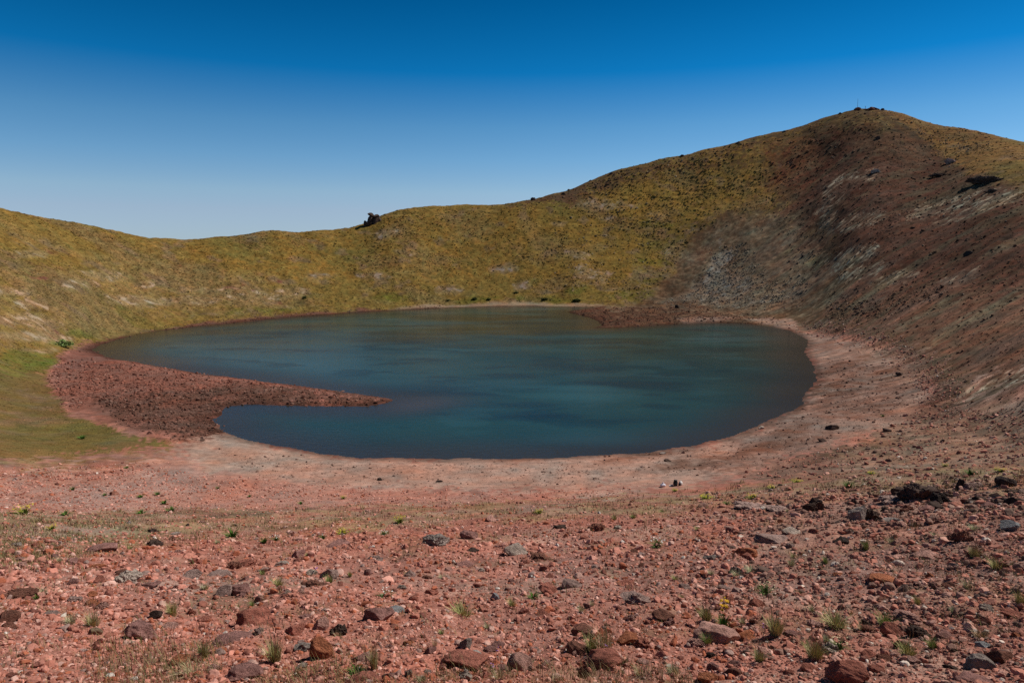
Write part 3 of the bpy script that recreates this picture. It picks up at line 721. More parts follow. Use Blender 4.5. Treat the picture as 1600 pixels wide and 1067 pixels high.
def rand_rot(n):
    q = rng.normal(size=(n, 4)); q /= np.linalg.norm(q, axis=1)[:, None]
    w, x, y, z = q.T
    return np.stack([1-2*(y*y+z*z), 2*(x*y-z*w), 2*(x*z+y*w), 2*(x*y+z*w), 1-2*(x*x+z*z), 2*(y*z-x*w), 2*(x*z-y*w), 2*(y*z+x*w), 1-2*(x*x+y*y)], 1).reshape(n, 3, 3)
def build_stones(name, label, zones):
    VV, FF, CC, off = [], [], [], 0
    for poly, kind, n, s0, s1, pw in zones:
        p = scatter_poly(poly, n)
        if kind in ('red', 'mix') and s1 > 9:      # stones gather in drifts
            c = p[rng.integers(0, len(p), 90)]; q = rng.integers(0, 90, len(p)); mv = rng.random(len(p)) < .38
            p[mv] = c[q[mv]] + rng.normal(0, 1, (mv.sum(), 2)) * [26, 9]
        i, j, a = hit(p[:, 0], p[:, 1]); k = i > 0
        i, j, p = i[k], j[k], p[k]; n = len(i)
        u = rng.random(n); e = 1 - pw
        spx = (s0 ** e + u * (s1 ** e - s0 ** e)) ** (1 / e)
        # clustering: fewer stones where the patch noise is low
        pos = np.stack([X[i, j], Y[i, j], Z[i, j]], 1)
        sdv = SD[i, j]; keep = (sdv > (-1.3 if kind in ('spit', 'spitr', 'sand') else 0.02)) & ((sdv > .3) | (rng.random(n) < .35))
        i, j, spx, pos = i[keep], j[keep], spx[keep], pos[keep]; n = len(i)
        dist = np.hypot(D[i, j], pos[:, 2] - H)
        size = spx * dist / F
        cols, wts = zip(*KINDCOL[kind]); wts = np.array(wts) / sum(wts)
        ci = rng.choice(len(cols), n, p=wts); col = np.array(cols)[ci] * rng.uniform(.75, 1.25, (n, 1))
        if kind not in ('red', 'mix'): col = .55 * col + .45 * ALB[i, j] * rng.uniform(.6, 1.6, (n, 1))
        for sub, sel in ((0, spx < 4.5), (1, (spx >= 4.5) & (spx < 9)), (2, spx >= 9)):
            ids = np.nonzero(sel)[0]
            if len(ids) == 0: continue
            NV = 10
            for vi in range(NV):
                q = ids[vi::NV]
                if len(q) == 0: continue
                pv, f = rock_verts(sub, 900 + sub * 40 + vi, 8 if sub else 6, .1, .15, .8)
                R = rand_rot(len(q))
                sc = size[q][:, None] * rng.uniform(.5, 1.3, (len(q), 3))
                v = np.einsum('nij,nkj->nki', R, pv[None] * sc[:, None])
                v[:, :, 2] *= .8
                v += pos[q][:, None]; v[:, :, 2] += (size[q] * rng.uniform(-.16, .16, len(q)))[:, None]
                VV.append(v.reshape(-1, 3)); nvv = len(pv)
                FF.append((f[None] + (off + np.arange(len(q)) * nvv)[:, None, None]).reshape(-1, 3)); off += len(q) * nvv
                CC.append(np.repeat(col[q], nvv, 0))
    return link(name, mesh_from(name, np.concatenate(VV), np.concatenate(FF).astype(np.int32), np.concatenate(CC), smooth=False), MSTONE,
                kind='stuff', label=label, category='gravel')
build_stones('red_gravel', 'loose red volcanic gravel covering the slope in front of the lake', STONES[0:6] + STONES[20:21])
build_stones('beach_gravel', 'scattered small stones on the pinkish beach and bench', STONES[6:8])
build_stones('scree', 'dark brown and grey scree on the steep right-hand crater wall', STONES[8:15] + STONES[21:22])
build_stones('spit_gravel', 'dark and red shingle of the spit and strand round the lake', STONES[15:18] + STONES[19:20])
build_stones('pale_rubble', 'pale rubble strewn over the grassy left crater wall', STONES[18:19])

# ------------------------------------------------------------------ sparse grass cover: uncountable
def blade_batch(base, hgt, wid, lean, laz, col):
    """each blade a bent tapering strip of three levels -> verts, tris, cols"""
    n = len(base)
    dx, dy = np.cos(laz) * lean, np.sin(laz) * lean
    px_, py_ = np.cos(laz + 1.3), np.sin(laz + 1.3)
    v = np.empty((n, 5, 3), np.float32)
    for k, (s, fr) in enumerate(((-1, 0), (1, 0), (-.7, .55), (.7, .55), (0, 1))):
        b = fr ** 1.7
        v[:, k, 0] = base[:, 0] + px_ * wid * s * .5 + dx * hgt * b
        v[:, k, 1] = base[:, 1] + py_ * wid * s * .5 + dy * hgt * b
        v[:, k, 2] = base[:, 2] + hgt * (fr - .35 * lean * b)
    f = np.array([(0,1,3),(0,3,2),(2,3,4)], np.int32)
    F_ = (f[None] + (np.arange(n) * 5)[:, None, None]).reshape(-1, 3)
    return v.reshape(-1, 3), F_, np.repeat(col, 5, 0)
GR_ZONES = [
 ([(-360,800),(130,803),(480,797),(800,786),(1000,776),(1180,757),(1320,749),(2000,733),(2000,775),(1330,772),(1180,788),(980,812),(760,815),(480,830),(230,850),(60,880),(-360,900)], 8200, 2.5, 9),
 ([(-360,815),(300,812),(200,850),(60,890),(-360,930)], 2200, 4, 10),
 ([(-360,840),(700,830),(1180,800),(2000,770),(2000,1120),(-360,1120)], 3600, 5, 17),
 ([(150,1000),(420,1020),(1100,1050),(1100,1120),(150,1120)], 1500, 12, 30),
]
VV, FF, CC, off = [], [], [], 0
GCOL = np.array([(.30,.22,.10),(.22,.18,.075),(.15,.145,.055),(.34,.27,.15),(.20,.12,.085)])
for poly, n, h0, h1 in GR_ZONES:
    p = scatter_poly(poly, n)
    # blades stand in small clumps
    i, j, a = hit(p[:, 0], p[:, 1]); k = i > 0; i, j = i[k], j[k]
    cx, cy = X[i, j], Y[i, j]; dd = np.hypot(D[i, j], Z[i, j] - H)
    kk = fbm(cx, cy, 1.1, 2, 90) > -0.12
    i, j, cx, cy, dd = i[kk], j[kk], cx[kk], cy[kk], dd[kk]
    m_ = 7; n = len(i)
    hp = rng.uniform(h0, h1, n) * dd / F
    bx = np.repeat(cx, m_) + rng.normal(0, 1, n * m_) * np.repeat(hp, m_) * .35
    by = np.repeat(cy, m_) + rng.normal(0, 1, n * m_) * np.repeat(hp, m_) * .35
    hh = np.repeat(hp, m_) * rng.uniform(.5, 1.2, n * m_)
    base = np.stack([bx, by, ground_z(bx, by) - .01], 1)
    col = np.repeat(GCOL[rng.integers(0, 5, n)], m_, 0) * rng.uniform(.75, 1.25, (n * m_, 1))
    v, f, c = blade_batch(base, hh, np.maximum(.003, np.repeat(dd, m_) * 0.0006), rng.uniform(.1, .7, n * m_), rng.uniform(0, 6.28, n * m_), col)
    VV.append(v); FF.append(f + off); CC.append(c); off += len(v)
link('grass', mesh_from('grass', np.concatenate(VV), np.concatenate(FF), np.concatenate(CC)), MBLADE, kind='stuff',
     label='sparse dry grass along the lip of the red slope', category='grass')
# ------------------------------------------------------------------ tussocks of the grassy crater walls and the left meadow: uncountable
def tussocks(name, label, boxes, hrel, gmin):
    VV, FF, CC, off = [], [], [], 0
    for x0, x1, y0, y1, n, s0, s1 in boxes:
        px = rng.uniform(x0, x1, n); py = rng.uniform(y0, y1, n)
        i, j, a = hit(px, py); k = i > 0; i, j = i[k], j[k]
        k = (GRS[i, j] > gmin) & (SD[i, j] > 2.5) & (rng.random(len(i)) < .35 + .9 * sstep(-.2, .35, b2[i, j] + .5 * fine[i, j])); i, j = i[k], j[k]; n = len(i)
        if n == 0: continue
        pos = np.stack([X[i, j], Y[i, j], Z[i, j]], 1)
        size = np.hypot(D[i, j], pos[:, 2] - H) / F * (s0 * (s1 / s0) ** rng.random(n))
        q = rng.random((n, 1))
        tone = np.where(q < .5, C3(1.12, 1.10, 1.0), np.where(q < .72, C3(.95, 1.02, .9), np.where(q < .9, C3(1.35, 1.3, 1.4), C3(1.12, .95, .85))))
        col = ALB[i, j] * tone * rng.uniform(.75, 1.25, (n, 1))
        for vi in range(8):
            ids = np.arange(vi, n, 8)
            if len(ids) == 0: continue
            pv, f = rock_verts(0, 60 + vi, 9, .1, .3, .8)
            R = rng.uniform(0, 6.28, len(ids)); c, sn = np.cos(R), np.sin(R)
            sc = size[ids][:, None] * rng.uniform(.7, 1.5, (len(ids), 3)) * [1, 1, hrel]
            v = pv[None] * sc[:, None]
            v = np.stack([v[..., 0] * c[:, None] - v[..., 1] * sn[:, None], v[..., 0] * sn[:, None] + v[..., 1] * c[:, None], v[..., 2]], -1)
            v += pos[ids][:, None]
            VV.append(v.reshape(-1, 3)); FF.append((f[None] + (off + np.arange(len(ids)) * 12)[:, None, None]).reshape(-1, 3)); off += len(ids) * 12
            CC.append(np.repeat(col[ids], 12, 0))
    link(name, mesh_from(name, np.concatenate(VV), np.concatenate(FF).astype(np.int32), np.concatenate(CC)), MBLADE, kind='stuff', label=label, category='grass')
tussocks('tussock_grass', 'golden and olive tussock grass covering the far crater walls', [(-250, 700, 300, 540, 58000, .8, 2.8), (700, 1290, 180, 480, 34000, .8, 2.7), (1360, 1900, 165, 330, 12000, .8, 2.4)], .24, .4)
tussocks('meadow_grass', 'dull olive grass of the flat meadow left of the lake', [(-250, 300, 540, 770, 32000, .8, 3.0)], .3, .3)
# ------------------------------------------------------------------ single rocks
RC = {'red': (.36,.135,.095), 'rust': (.40,.145,.075), 'mauve': (.31,.155,.130), 'greymauve': (.34,.225,.19), 'pale': (.42,.33,.27), 'grey': (.275,.220,.190),
      'bluegrey': (.31,.30,.295), 'dark': (.085,.055,.044), 'brown': (.215,.095,.066), 'white': (.62,.57,.50), 'pink': (.46,.25,.20), 'tan': (.36,.24,.15), 'black': (.055,.040,.034)}
POOL = {}
def rock_mesh(shape, v):
    k = (shape, v)
    if k not in POOL:
        if shape == 'crag': p, f = crag_verts(300 + v, 8, 3, .24)
        elif shape == 'rubble': p, f = crag_verts(400 + v, 12, 3, .16)
        elif shape == 'slab': p, f = rock_verts(4, 500 + v, 8, .028, .10, .5)
        elif shape == 'round': p, f = rock_verts(4, 600 + v, 20, .02, .16, .8)
        elif shape == 'wedge': p, f = rock_verts(4, 700 + v, 6, .028, .06, .9)
        else: p, f = rock_verts(4, 800 + v, 9, .028, .10, .8)
        POOL[k] = mesh_from('rock_' + shape, p, f, None, smooth=False)
        POOL[k].materials.append(MROCK)
    return POOL[k]
NV = {'crag': 6, 'rubble': 4, 'slab': 5, 'round': 4, 'wedge': 4, 'block': 7}
USED_LABELS = set(); LAND = []      # landmarks that other labels may refer to
rcount = 0
def put_rock(px, py, w, h, colour, shape, label, name='rock', ref=None, group=None, rot=None, tall=1.0, tilt=0.0, cat='rock', sink=.3, depth=.75):
    global rcount
    x, y, z, dist = point(px, py)
    W = w * dist / F; hm = h * dist / F
    Dp = W * depth
    el = math.asin(min(.6, max(.02, (H - z) / dist)))
    Ht = max(.22 * W, (hm - .55 * Dp * math.sin(el)) / math.cos(el)) * tall
    a = math.atan2(x, y)
    cx, cy = x + math.sin(a) * Dp * .42, y + math.cos(a) * Dp * .42
    v = rcount % NV[shape]; rcount += 1
    o = bpy.data.objects.new(name, rock_mesh(shape, v)); COL.objects.link(o)
    gz = min(float(ground_z(np.array(cx), np.array(cy))), z + .5 * Dp) if dist < 120 else z
    full = Ht / (1 - sink * .8)
    o.location = (cx, cy, gz + full * (.5 - sink))
    yaw = rot if rot is not None else random.choice((0, math.pi)) + random.uniform(-.35, .35)
    o.rotation_euler = (random.uniform(-.12, .12), tilt + random.uniform(-.1, .1), -a + yaw)
    o.scale = (W * 1.06, Dp, full)
    c = RC[colour]; q = random.uniform(.88, 1.12)
    o.color = (c[0] * q, c[1] * q, c[2] * q, 1)
    o['label'] = label; o['category'] = cat
    if group: o['group'] = group
    USED_LABELS.add(label)
    LAND.append((px, py - h / 2, ref, max(w, h)))
    return o
BIG = 'named rocks of the red foreground slope'
ROCKS = [
 # bottom strip, from the left
 (199,911,36,22,'pale','rubble','pale weathered crumbly rock on the left red slope','the pale crumbly rock'),
 (233,920,28,12,'mauve','slab','low mauve slab leaning against the pale crumbly rock',None),
 (30,937,42,12,'brown','crag','broken brown lava ledge near the left edge of the foreground','the dark left ledge'),
 (13,974,24,16,'brown','block','brown stone half sunk in fine gravel at the left edge',None),
 (150,992,17,12,'tan','wedge','small tan pointed rock on smooth red gravel, lower left','the small tan pointed rock'),
 (221,1000,38,28,'mauve','round','mauve boulder with a pale rim, lower left of the foreground','the mauve pale-rimmed boulder'),
 (245,967,17,13,'dark','wedge','very dark red angular rock between the grass tuft and the pink rocks',None),
 (403,978,54,36,'red','block','big red boulder with white streaks across its top','the white-streaked boulder'),
 (382,1062,48,24,'mauve','round','rounded mauve rock at the bottom edge below the white-streaked boulder','the rounded mauve bottom rock'),
 (350,932,22,17,'greymauve','block','squared grey-mauve rock with a black gap on its right','the squared grey-mauve rock'),
 (376,930,26,19,'mauve','block','mauve block standing right beside the squared grey-mauve rock',None),
 (300,904,27,12,'greymauve','slab','flat grey-pink rock with dark underside, upper left foreground','the flat grey-pink rock'),
 (362,1004,52,16,'mauve','slab','wide flat mauve slab in front of the white-streaked boulder',None),
 (475,1018,27,18,'grey','rubble','grey rough stone with a white spot right of the tall tuft','the grey white-spotted stone'),
 (502,984,22,20,'pink','block','pink upright rock beside dark crumbly lava',None),
 (504,1030,30,32,'rust','wedge','bright rust-coloured rock leaning right of the grey white-spotted stone','the bright rust rock'),
 (529,994,24,22,'dark','rubble','dark grey crumbly lava clump behind the bright rust rock','the dark crumbly clump'),
 (460,993,27,20,'red','wedge','red wedge with a pink top left of the pink upright rock',None),
 (490,917,42,12,'brown','crag','brown lava shelf with a deep black shadow under its edge','the brown lava shelf'),
 (515,904,26,22,'greymauve','block','grey-brown block behind bright green grass blades','the grey-brown block'),
 (618,960,27,13,'bluegrey','round','smooth blue-grey stone lying on red gravel','the blue-grey stone'),
 (590,970,44,30,'mauve','slab','long mauve slab lying diagonally left of the blue-grey stone','the long diagonal slab'),
 (570,1066,46,22,'red','round','broad red rock at the bottom edge below a green leafy plant','the broad red bottom rock'),
 (727,1015,17,18,'grey','wedge','grey pointed stone beside a deep black gap','the grey pointed stone'),
 (742,1026,18,10,'white','round','small whitish stone right of the grey pointed stone','the small whitish stone'),
 (727,1064,22,18,'pale','rubble','cream lichen-covered stone near the bottom edge, centre','the cream lichen stone'),
 (773,938,13,11,'bluegrey','round','small blue-grey pebble left of a dark red hollow',None),
 (726,1044,62,24,'red','slab','long red slab sloping down to the cream lichen stone','the long red slab'),
 (566,1034,31,17,'mauve','block','mauve-pink block above the broad red bottom rock',None),
 (857,928,31,19,'red','round','smooth rounded red rock beside white flowers','the smooth rounded red rock'),
 (893,918,29,17,'greymauve','block','grey-mauve rock right of the smooth rounded red rock',None),
 (901,1025,32,23,'brown','block','dark red-brown rock in front of the tangled dry plant','the dark red-brown rock'),
 (948,1046,52,30,'red','round','broad smooth red rock with purple flowers on its top','the broad smooth red rock'),
 (914,1060,21,21,'brown','block','brown block at the lower left of the broad smooth red rock',None),
 (980,1008,28,15,'rust','block','rust-red rock right of the tangled dry plant','the rust-red rock'),
 (1035,971,31,17,'brown','slab','flat brown rock with pale chip behind it, centre right','the flat brown rock'),
 (979,914,27,13,'red','slab','tilted red plate with a black shadow above it','the tilted red plate'),
 (992,944,42,24,'greymauve','rubble','large crumbling grey-mauve rock above the dry plant','the crumbling grey-mauve rock'),
 (913,993,36,20,'brown','block','brownish rock at the left of the dry plant',None),
 (812,1048,36,30,'pink','block','big pinkish rock near a grey-green tuft, lower middle','the big pinkish rock'),
 (1118,1006,66,40,'pink','slab','big pink slab tilted to the right beside yellow flowers','the big pink slab'),
 (1168,1003,25,15,'rust','wedge','rust-coloured rock with a dark left face right of the big pink slab','the rust dark-faced rock'),
 (1322,1070,50,34,'red','block','large red boulder cut by the bottom edge, right of centre','the large red bottom boulder'),
 (1106,1068,26,18,'rust','block','rust rock at the bottom edge below the big pink slab',None),
 (1113,905,19,9,'pale','slab','thin pale tan plate lying above the yellow flowers',None),
 (1142,943,15,14,'red','wedge','upright red splinter behind the yellow flowers',None),
 (1418,976,34,19,'pink','rubble','pale pink crumbly rock between green tufts, lower right','the pale pink crumbly rock'),
 (1394,995,25,21,'red','wedge','red pyramid-shaped rock below a green tuft, lower right','the red pyramid rock'),
 (1530,1047,34,24,'grey','round','dark grey rounded stone with a small grey-green stone on top','the dark grey rounded stone'),
 (1560,1038,28,18,'brown','wedge','red-brown wedge with dark shadow right of the dark grey rounded stone',None),
 (1524,1068,44,18,'mauve','slab','mauve-red slab at the bottom edge, far right','the mauve bottom slab'),
 (1435,996,30,17,'dark','rubble','dark lava rubble under the pale pink crumbly rock',None),
 (1381,914,36,9,'rust','slab','long low red slab with black shadow beneath, right side','the long low red slab'),
 (1580,968,23,11,'red','slab','flat red plate close to the right edge',None),
 (1477,998,24,13,'mauve','slab','mauve plate behind a small tuft, lower right','the mauve plate'),
 # middle right, below the bench
 (1273,800,32,23,'dark','crag','dark jagged lava mound standing left of the lava outcrops','the dark jagged mound'),
 (1204,850,48,17,'greymauve','slab','large flat grey-pink boulder with a black hollow under it','the flat hollowed boulder'),
 (1236,836,27,14,'pale','wedge','pale-topped overhanging rock right of the flat hollowed boulder','the pale-topped rock'),
 (1164,870,34,19,'rust','block','orange-red boulder in front of the flat hollowed boulder','the orange-red boulder'),
 (1219,760,9,8,'black','block','single black stone on the dry grass of the lip',None),
 (1172,798,50,12,'greymauve','rubble','low row of brownish grey rubble on the right lip','the brownish rubble row'),
 (1220,800,40,9,'greymauve','rubble','brownish broken stones between the rubble row and the jagged mound',None),
 (1314,850,19,10,'black','block','black stone alone on brown gravel, right side','the lone black stone'),
 (1111,875,23,12,'grey','crag','small grey crag with dark hollows left of the orange-red boulder','the small grey crag'),
 (1300,769,14,9,'pink','round','pinkish rounded stone behind the jagged mound',None),
 (1440,782,62,32,'dark','crag','biggest black and brown lava outcrop on the right lip','the biggest lava outcrop'),
 (1404,776,20,14,'dark','block','dark block at the upper left of the biggest lava outcrop',None),
 (1418,800,22,13,'brown','crag','brown lava lump just in front of the biggest lava outcrop',None),
 (1384,800,15,10,'dark','block','dark angular block between the grey rubble and the lava cluster',None),
 (1446,800,17,10,'mauve','block','mauve block in front of the biggest lava outcrop',None),
 (1482,778,18,10,'dark','crag','low dark crag right of the biggest lava outcrop',None),
 (1366,780,14,9,'brown','wedge','brown pointed rock behind the dark lava cluster',None),
 (1332,790,16,11,'dark','crag','small dark crag behind the grey upright boulder',None),
 (1546,792,18,9,'mauve','block','mauve rock under the tan rounded rock near the right edge',None),
 (1510,786,14,9,'brown','wedge','brown pointed rock left of the dark low ledge',None),
 (1470,788,26,16,'black','crag','black lump at the right foot of the biggest lava outcrop',None),
 (1400,788,42,17,'greymauve','rubble','pale grey rubble at the left foot of the biggest lava outcrop',None),
 (1497,768,9,18,'black','wedge','upright black stone left of a pale slab near the right edge','the upright black stone'),
 (1516,766,28,13,'greymauve','slab','pale grey slab beside the upright black stone',None),
 (1530,784,38,14,'dark','crag','dark low lava ledge below the pale grey slab','the dark low ledge'),
 (1573,762,25,14,'black','block','black boulder highest of the rocks at the right edge','the black edge boulder'),
 (1581,771,18,9,'dark','block','dark rock just under the black edge boulder',None),
 (1585,788,21,13,'black','block','black boulder lowest of the rocks at the right edge',None),
 (1560,779,19,11,'tan','round','tan rounded rock between the dark ledge and the right edge',None),
 (1358,814,38,25,'dark','crag','dark lava cluster with deep shadow left of the big outcrop','the dark lava cluster'),
 (1337,814,22,26,'grey','block','grey upright boulder at the left end of the dark lava cluster',None),
 (1578,832,20,14,'bluegrey','wedge','pale blue-grey stone shining near the right edge','the pale blue-grey stone'),
 (1500,846,28,21,'brown','crag','brown shell-shaped rock with a black mouth, right side','the shell-shaped rock'),
 (1462,796,23,11,'dark','wedge','dark pointed stone below the biggest lava outcrop',None),
 (1402,818,32,14,'grey','rubble','grey rubble patch right of the dark lava cluster',None),
 (1448,875,28,13,'pink','block','pale red rock in coarse gravel below the grey rubble','the pale red rock'),
 # middle strip, left and centre
 (179,774,12,8,'brown','block','dark brown stone on the red flat behind the lip, left','the dark brown stone'),
 (243,854,21,13,'dark','crag','dark lava lump on dry grass, left of the crater-like gap','the left lava lump'),
 (238,832,14,8,'dark','crag','small dark crag above the left lava lump',None),
 (202,818,9,7,'grey','round','little grey rounded stone in dry grass at left',None),
 (153,889,19,10,'rust','slab','bright red flat rock with shadow, left foreground','the bright red flat rock'),
 (191,900,19,10,'brown','round','dark red rounded rock above the pale crumbly rock',None),
 (160,863,38,10,'mauve','slab','long low mauve ridge stone on the left red slope','the long low ridge stone'),
 (364,890,24,15,'brown','crag','dark brown lava crag with a cave-like gap, left of centre','the cave-like crag'),
 (383,886,32,15,'red','rubble','red crag grown against the cave-like crag',None),
 (339,900,36,15,'greymauve','round','pale mauve boulder at the foot of the cave-like crag','the pale mauve boulder'),
 (465,872,19,14,'mauve','wedge','tilted mauve slab with a dark front, middle left','the tilted mauve slab'),
 (440,884,19,9,'pale','block','small pale grey block left of the tilted mauve slab',None),
 (528,854,36,10,'mauve','slab','long mauve plate with a dark crack beneath, near white flowers','the long mauve plate'),
 (457,900,25,9,'rust','crag','rust lava shelf with shadow above the brown lava shelf',None),
 (293,822,7,6,'black','wedge','tiny black stone at left on the dry grass lip',None),
 (366,823,7,6,'black','wedge','tiny black stone above the bright green rosette',None),
 (678,854,46,26,'grey','crag','grey angular outcrop with dark hollows, centre of the slope','the grey angular outcrop'),
 (732,842,27,15,'mauve','block','mauve rock with a black left face right of the grey outcrop','the mauve black-faced rock'),
 (767,818,17,13,'pink','wedge','pinkish pale stone alone on the lip, centre','the pinkish lip stone'),
 (585,875,25,12,'greymauve','rubble','pale mauve patch of broken rock, centre left','the pale mauve patch'),
 (737,862,22,8,'dark','crag','low dark crack of lava below the mauve black-faced rock',None),
 (722,886,32,14,'mauve','block','mauve ridged rock in the middle of the red slope','the mauve ridged rock'),
 (808,867,37,25,'pale','wedge','large pale grey boulder, slanted and weathered, centre','the large pale boulder'),
 (845,877,42,12,'brown','crag','brown lava shelf just right of the large pale boulder','the brown boulder-side shelf'),
 (873,828,23,10,'dark','crag','small dark lava shelf on the lip, right of centre',None),
 (931,831,27,16,'brown','crag','brown hollow lava lump on the lip, right of centre','the brown hollow lump'),
 (965,828,13,9,'pale','round','small pale stone right of the brown hollow lump',None),
 # shore and far slopes
 (1190,671,8,5,'pale','block','pale stone at the water edge on the right shore','the pale shore stone'),
 (1300,673,17,9,'dark','wedge','dark flat boulder on the right bench','the dark bench boulder'),
 (1386,676,11,6,'dark','block','dark stone at the right end of the bench',None),
 (1285,691,12,6,'dark','wedge','dark stone below the dark bench boulder',None),
 (1404,588,9,5,'dark','block','dark stone highest on the pink bench at right',None),
 (1044,722,11,5,'dark','wedge','dark flat stone on the beach, right of centre',None),
 (593,751,8,5,'black','wedge','black stone on the beach, left of centre',None),
 (687,754,11,5,'black','slab','black flat stone on the middle of the beach',None),
 (1035,710,10,4,'grey','slab','grey flat stone near the water line, right of centre',None),
 (867,712,8,4,'grey','block','grey stone at the water line, middle of the near shore',None),
 (1513,399,11,6,'black','block','black boulder alone high on the right crater wall','the black wall boulder'),
 (1058,482,6,6,'black','block','black stone on the far gravel point',None),
 (1254,403,5,4,'black','block','small black boulder low on the far right slope',None),
]
for r in ROCKS:
    put_rock(*r[:7], ref=r[7])
o = put_rock(1532,1024,15,10,'bluegrey','round','small grey-green stone lying on top of the dark grey rounded stone', sink=.02)
o.location.z += .06
# crags standing on the rim and the wall
def crag_at(px, py, w, h, colour, label, depth=.7, tall=1.1, shape='crag', sink=.15):
    return put_rock(px, py, w, h, colour, shape, label, name='rock_outcrop', cat='outcrop', depth=depth, tall=tall, sink=sink)
def stack_verts(parts, seed):
    vs, fs, o_ = [], [], 0
    for k, (cx, cy, cz, sx, sy, sz) in enumerate(parts):
        p, f = rock_verts(4, seed + k, 7, .012, .05, 1.0)
        vs.append(p * [sx, sy, sz] + [cx, cy, cz]); fs.append(f + o_); o_ += len(p)
    p = np.concatenate(vs); ext = p.max(0) - p.min(0)
    return (p - (p.max(0) + p.min(0)) / 2) / ext, np.concatenate(fs)
p_, f_ = stack_verts([(-.38,0,-.28,.32,.4,.36),(-.12,0,-.12,.42,.5,.72),(.22,.05,-.06,.56,.5,.74),(-.12,0,.32,.46,.45,.26),(.18,0,.22,.5,.45,.36),(.42,.1,-.02,.34,.4,.6),(-.2,-.05,-.32,.5,.4,.3)], 2200)
me_ = mesh_from('rock_stack', p_, f_, None, smooth=False); me_.materials.append(MROCK)
o = crag_at(583,351.5,25,17,'dark','dark stacked outcrop breaking the skyline of the far grassy rim', .8)
o.data = me_; o.rotation_euler = (0, .12, -math.atan2(o.location.x, o.location.y))
crag_at(569,355,6,4,'dark','small dark crag on the left foot of the skyline outcrop')
crag_at(1540,287,44,7,'dark','long dark cliff band under the golden shoulder, upper right', .5)
crag_at(1466,277,22,5,'dark','dark crag left of the long cliff band on the right wall', .5)
crag_at(1484,256,13,7,'greymauve','grey crag with a pale top on the upper edge of the right wall', .6)
crag_at(1372,219,6,5,'dark','dark crag under the summit on the steep face', .6)
crag_at(1547,302,17,5,'dark','dark crag below the right end of the long cliff band', .6)
crag_at(1367,271,12,6,'grey','grey crag halfway down the steep face below the summit', .6)
crag_at(1339,172.5,9,4,'brown','dark summit rock at the foot of the mast', .8)
crag_at(1365,172.5,14,5,'brown','dark summit rock right of the top, the widest one', .8)
crag_at(1354,172.5,7,2.5,'brown','flat dark summit rock between the other two', .8)
for px, py, w, h, lb in ((1379,173,5,3,'small dark rock on the right shoulder of the summit'), (1313,179,5,3,'dark rock on the skyline left below the summit'),
                         (1225,207.5,6,3,'dark rock on the skyline where the left ridge steepens'), (1152,225.5,6,3,'dark rock midway down the left skyline ridge'),
                         (1066,245.5,7,3.5,'dark rock on the long left ridge above the gold slope'), (955,273,6,4,'dark rock at the kink of the left ridge'),
                         (832,314,9,5,'dark rock near the low end of the left ridge'), (880,304.5,7,4,'dark rock on the ridge just above the low end')):
    crag_at(px, py, w, h, 'dark', lb, .8)

# further single rocks: each is told by its look and the landmark it lies by
LM = [l for l in LAND if l[2]]
WORD = {'red': 'red', 'rust': 'rust-orange', 'mauve': 'mauve', 'greymauve': 'grey-pink', 'pale': 'pale', 'grey': 'grey', 'dark': 'blackish', 'brown': 'brown', 'pink': 'pink', 'tan': 'tan'}
SHW = {'block': 'angular rock', 'slab': 'flat rock', 'round': 'rounded rock', 'wedge': 'pointed rock', 'crag': 'jagged lump', 'rubble': 'crumbly rock'}
def where(px, py):
    best = sorted(LM, key=lambda l: (l[0] - px) ** 2 + 3 * (l[1] - py) ** 2)[:2]
    out_ = []
    for l in best:
        dx, dy = px - l[0], (py - l[1]) * 1.4
        dist = math.hypot(dx, dy)
        if abs(dx) > abs(dy): d = 'right of' if dx > 0 else 'left of'
        else: d = 'in front of' if dy > 0 else 'behind'
        out_.append((('close ' + d) if dist < 42 and d in ('left of', 'right of') else ('close ' + d if dist < 34 else d)) + ' ' + l[2])
    return out_
def label_for(prefix, px, py):
    for wv in where(px, py):
        lb = prefix + ' ' + wv
        if lb not in USED_LABELS and len(lb.split()) <= 16: return lb
    return None
rr = random.Random(5)
made = 0; tries = 0
SMALL = 'smaller rocks strewn over the red slope'
while made < 170 and tries < 6000:
    tries += 1
    px = rr.uniform(10, 1590); py = 800 + 262 * rr.random() ** .8
    if px < 300 and py > 985 and rr.random() < .75: continue
    if px > 1150 and py < 770: continue
    if any(abs(px - l[0]) < (l[3] * .6 + 8) and abs(py - l[1]) < 11 for l in LAND): continue
    s = rr.uniform(11, 21) * (.55 + .5 * (py - 790) / 270)
    right = px > 1080 and rr.random() < .6
    colour = rr.choice(('mauve', 'brown', 'brown', 'dark', 'greymauve', 'red', 'red', 'pink') if right else ('red', 'red', 'red', 'rust', 'mauve', 'mauve', 'pink', 'brown', 'greymauve', 'pale'))
    shape = rr.choice(('block', 'block', 'slab', 'wedge', 'round', 'crag'))
    if shape == 'crag' and colour in ('pink', 'pale'): shape = 'rubble'
    lb = label_for(('small ' if s < 12 else '') + WORD[colour] + ' ' + SHW[shape], px, py)
    if not lb: continue
    put_rock(px, py, s * rr.uniform(.9, 1.35), s * rr.uniform(.55, .85), colour, shape, lb, group=SMALL, sink=.36); made += 1

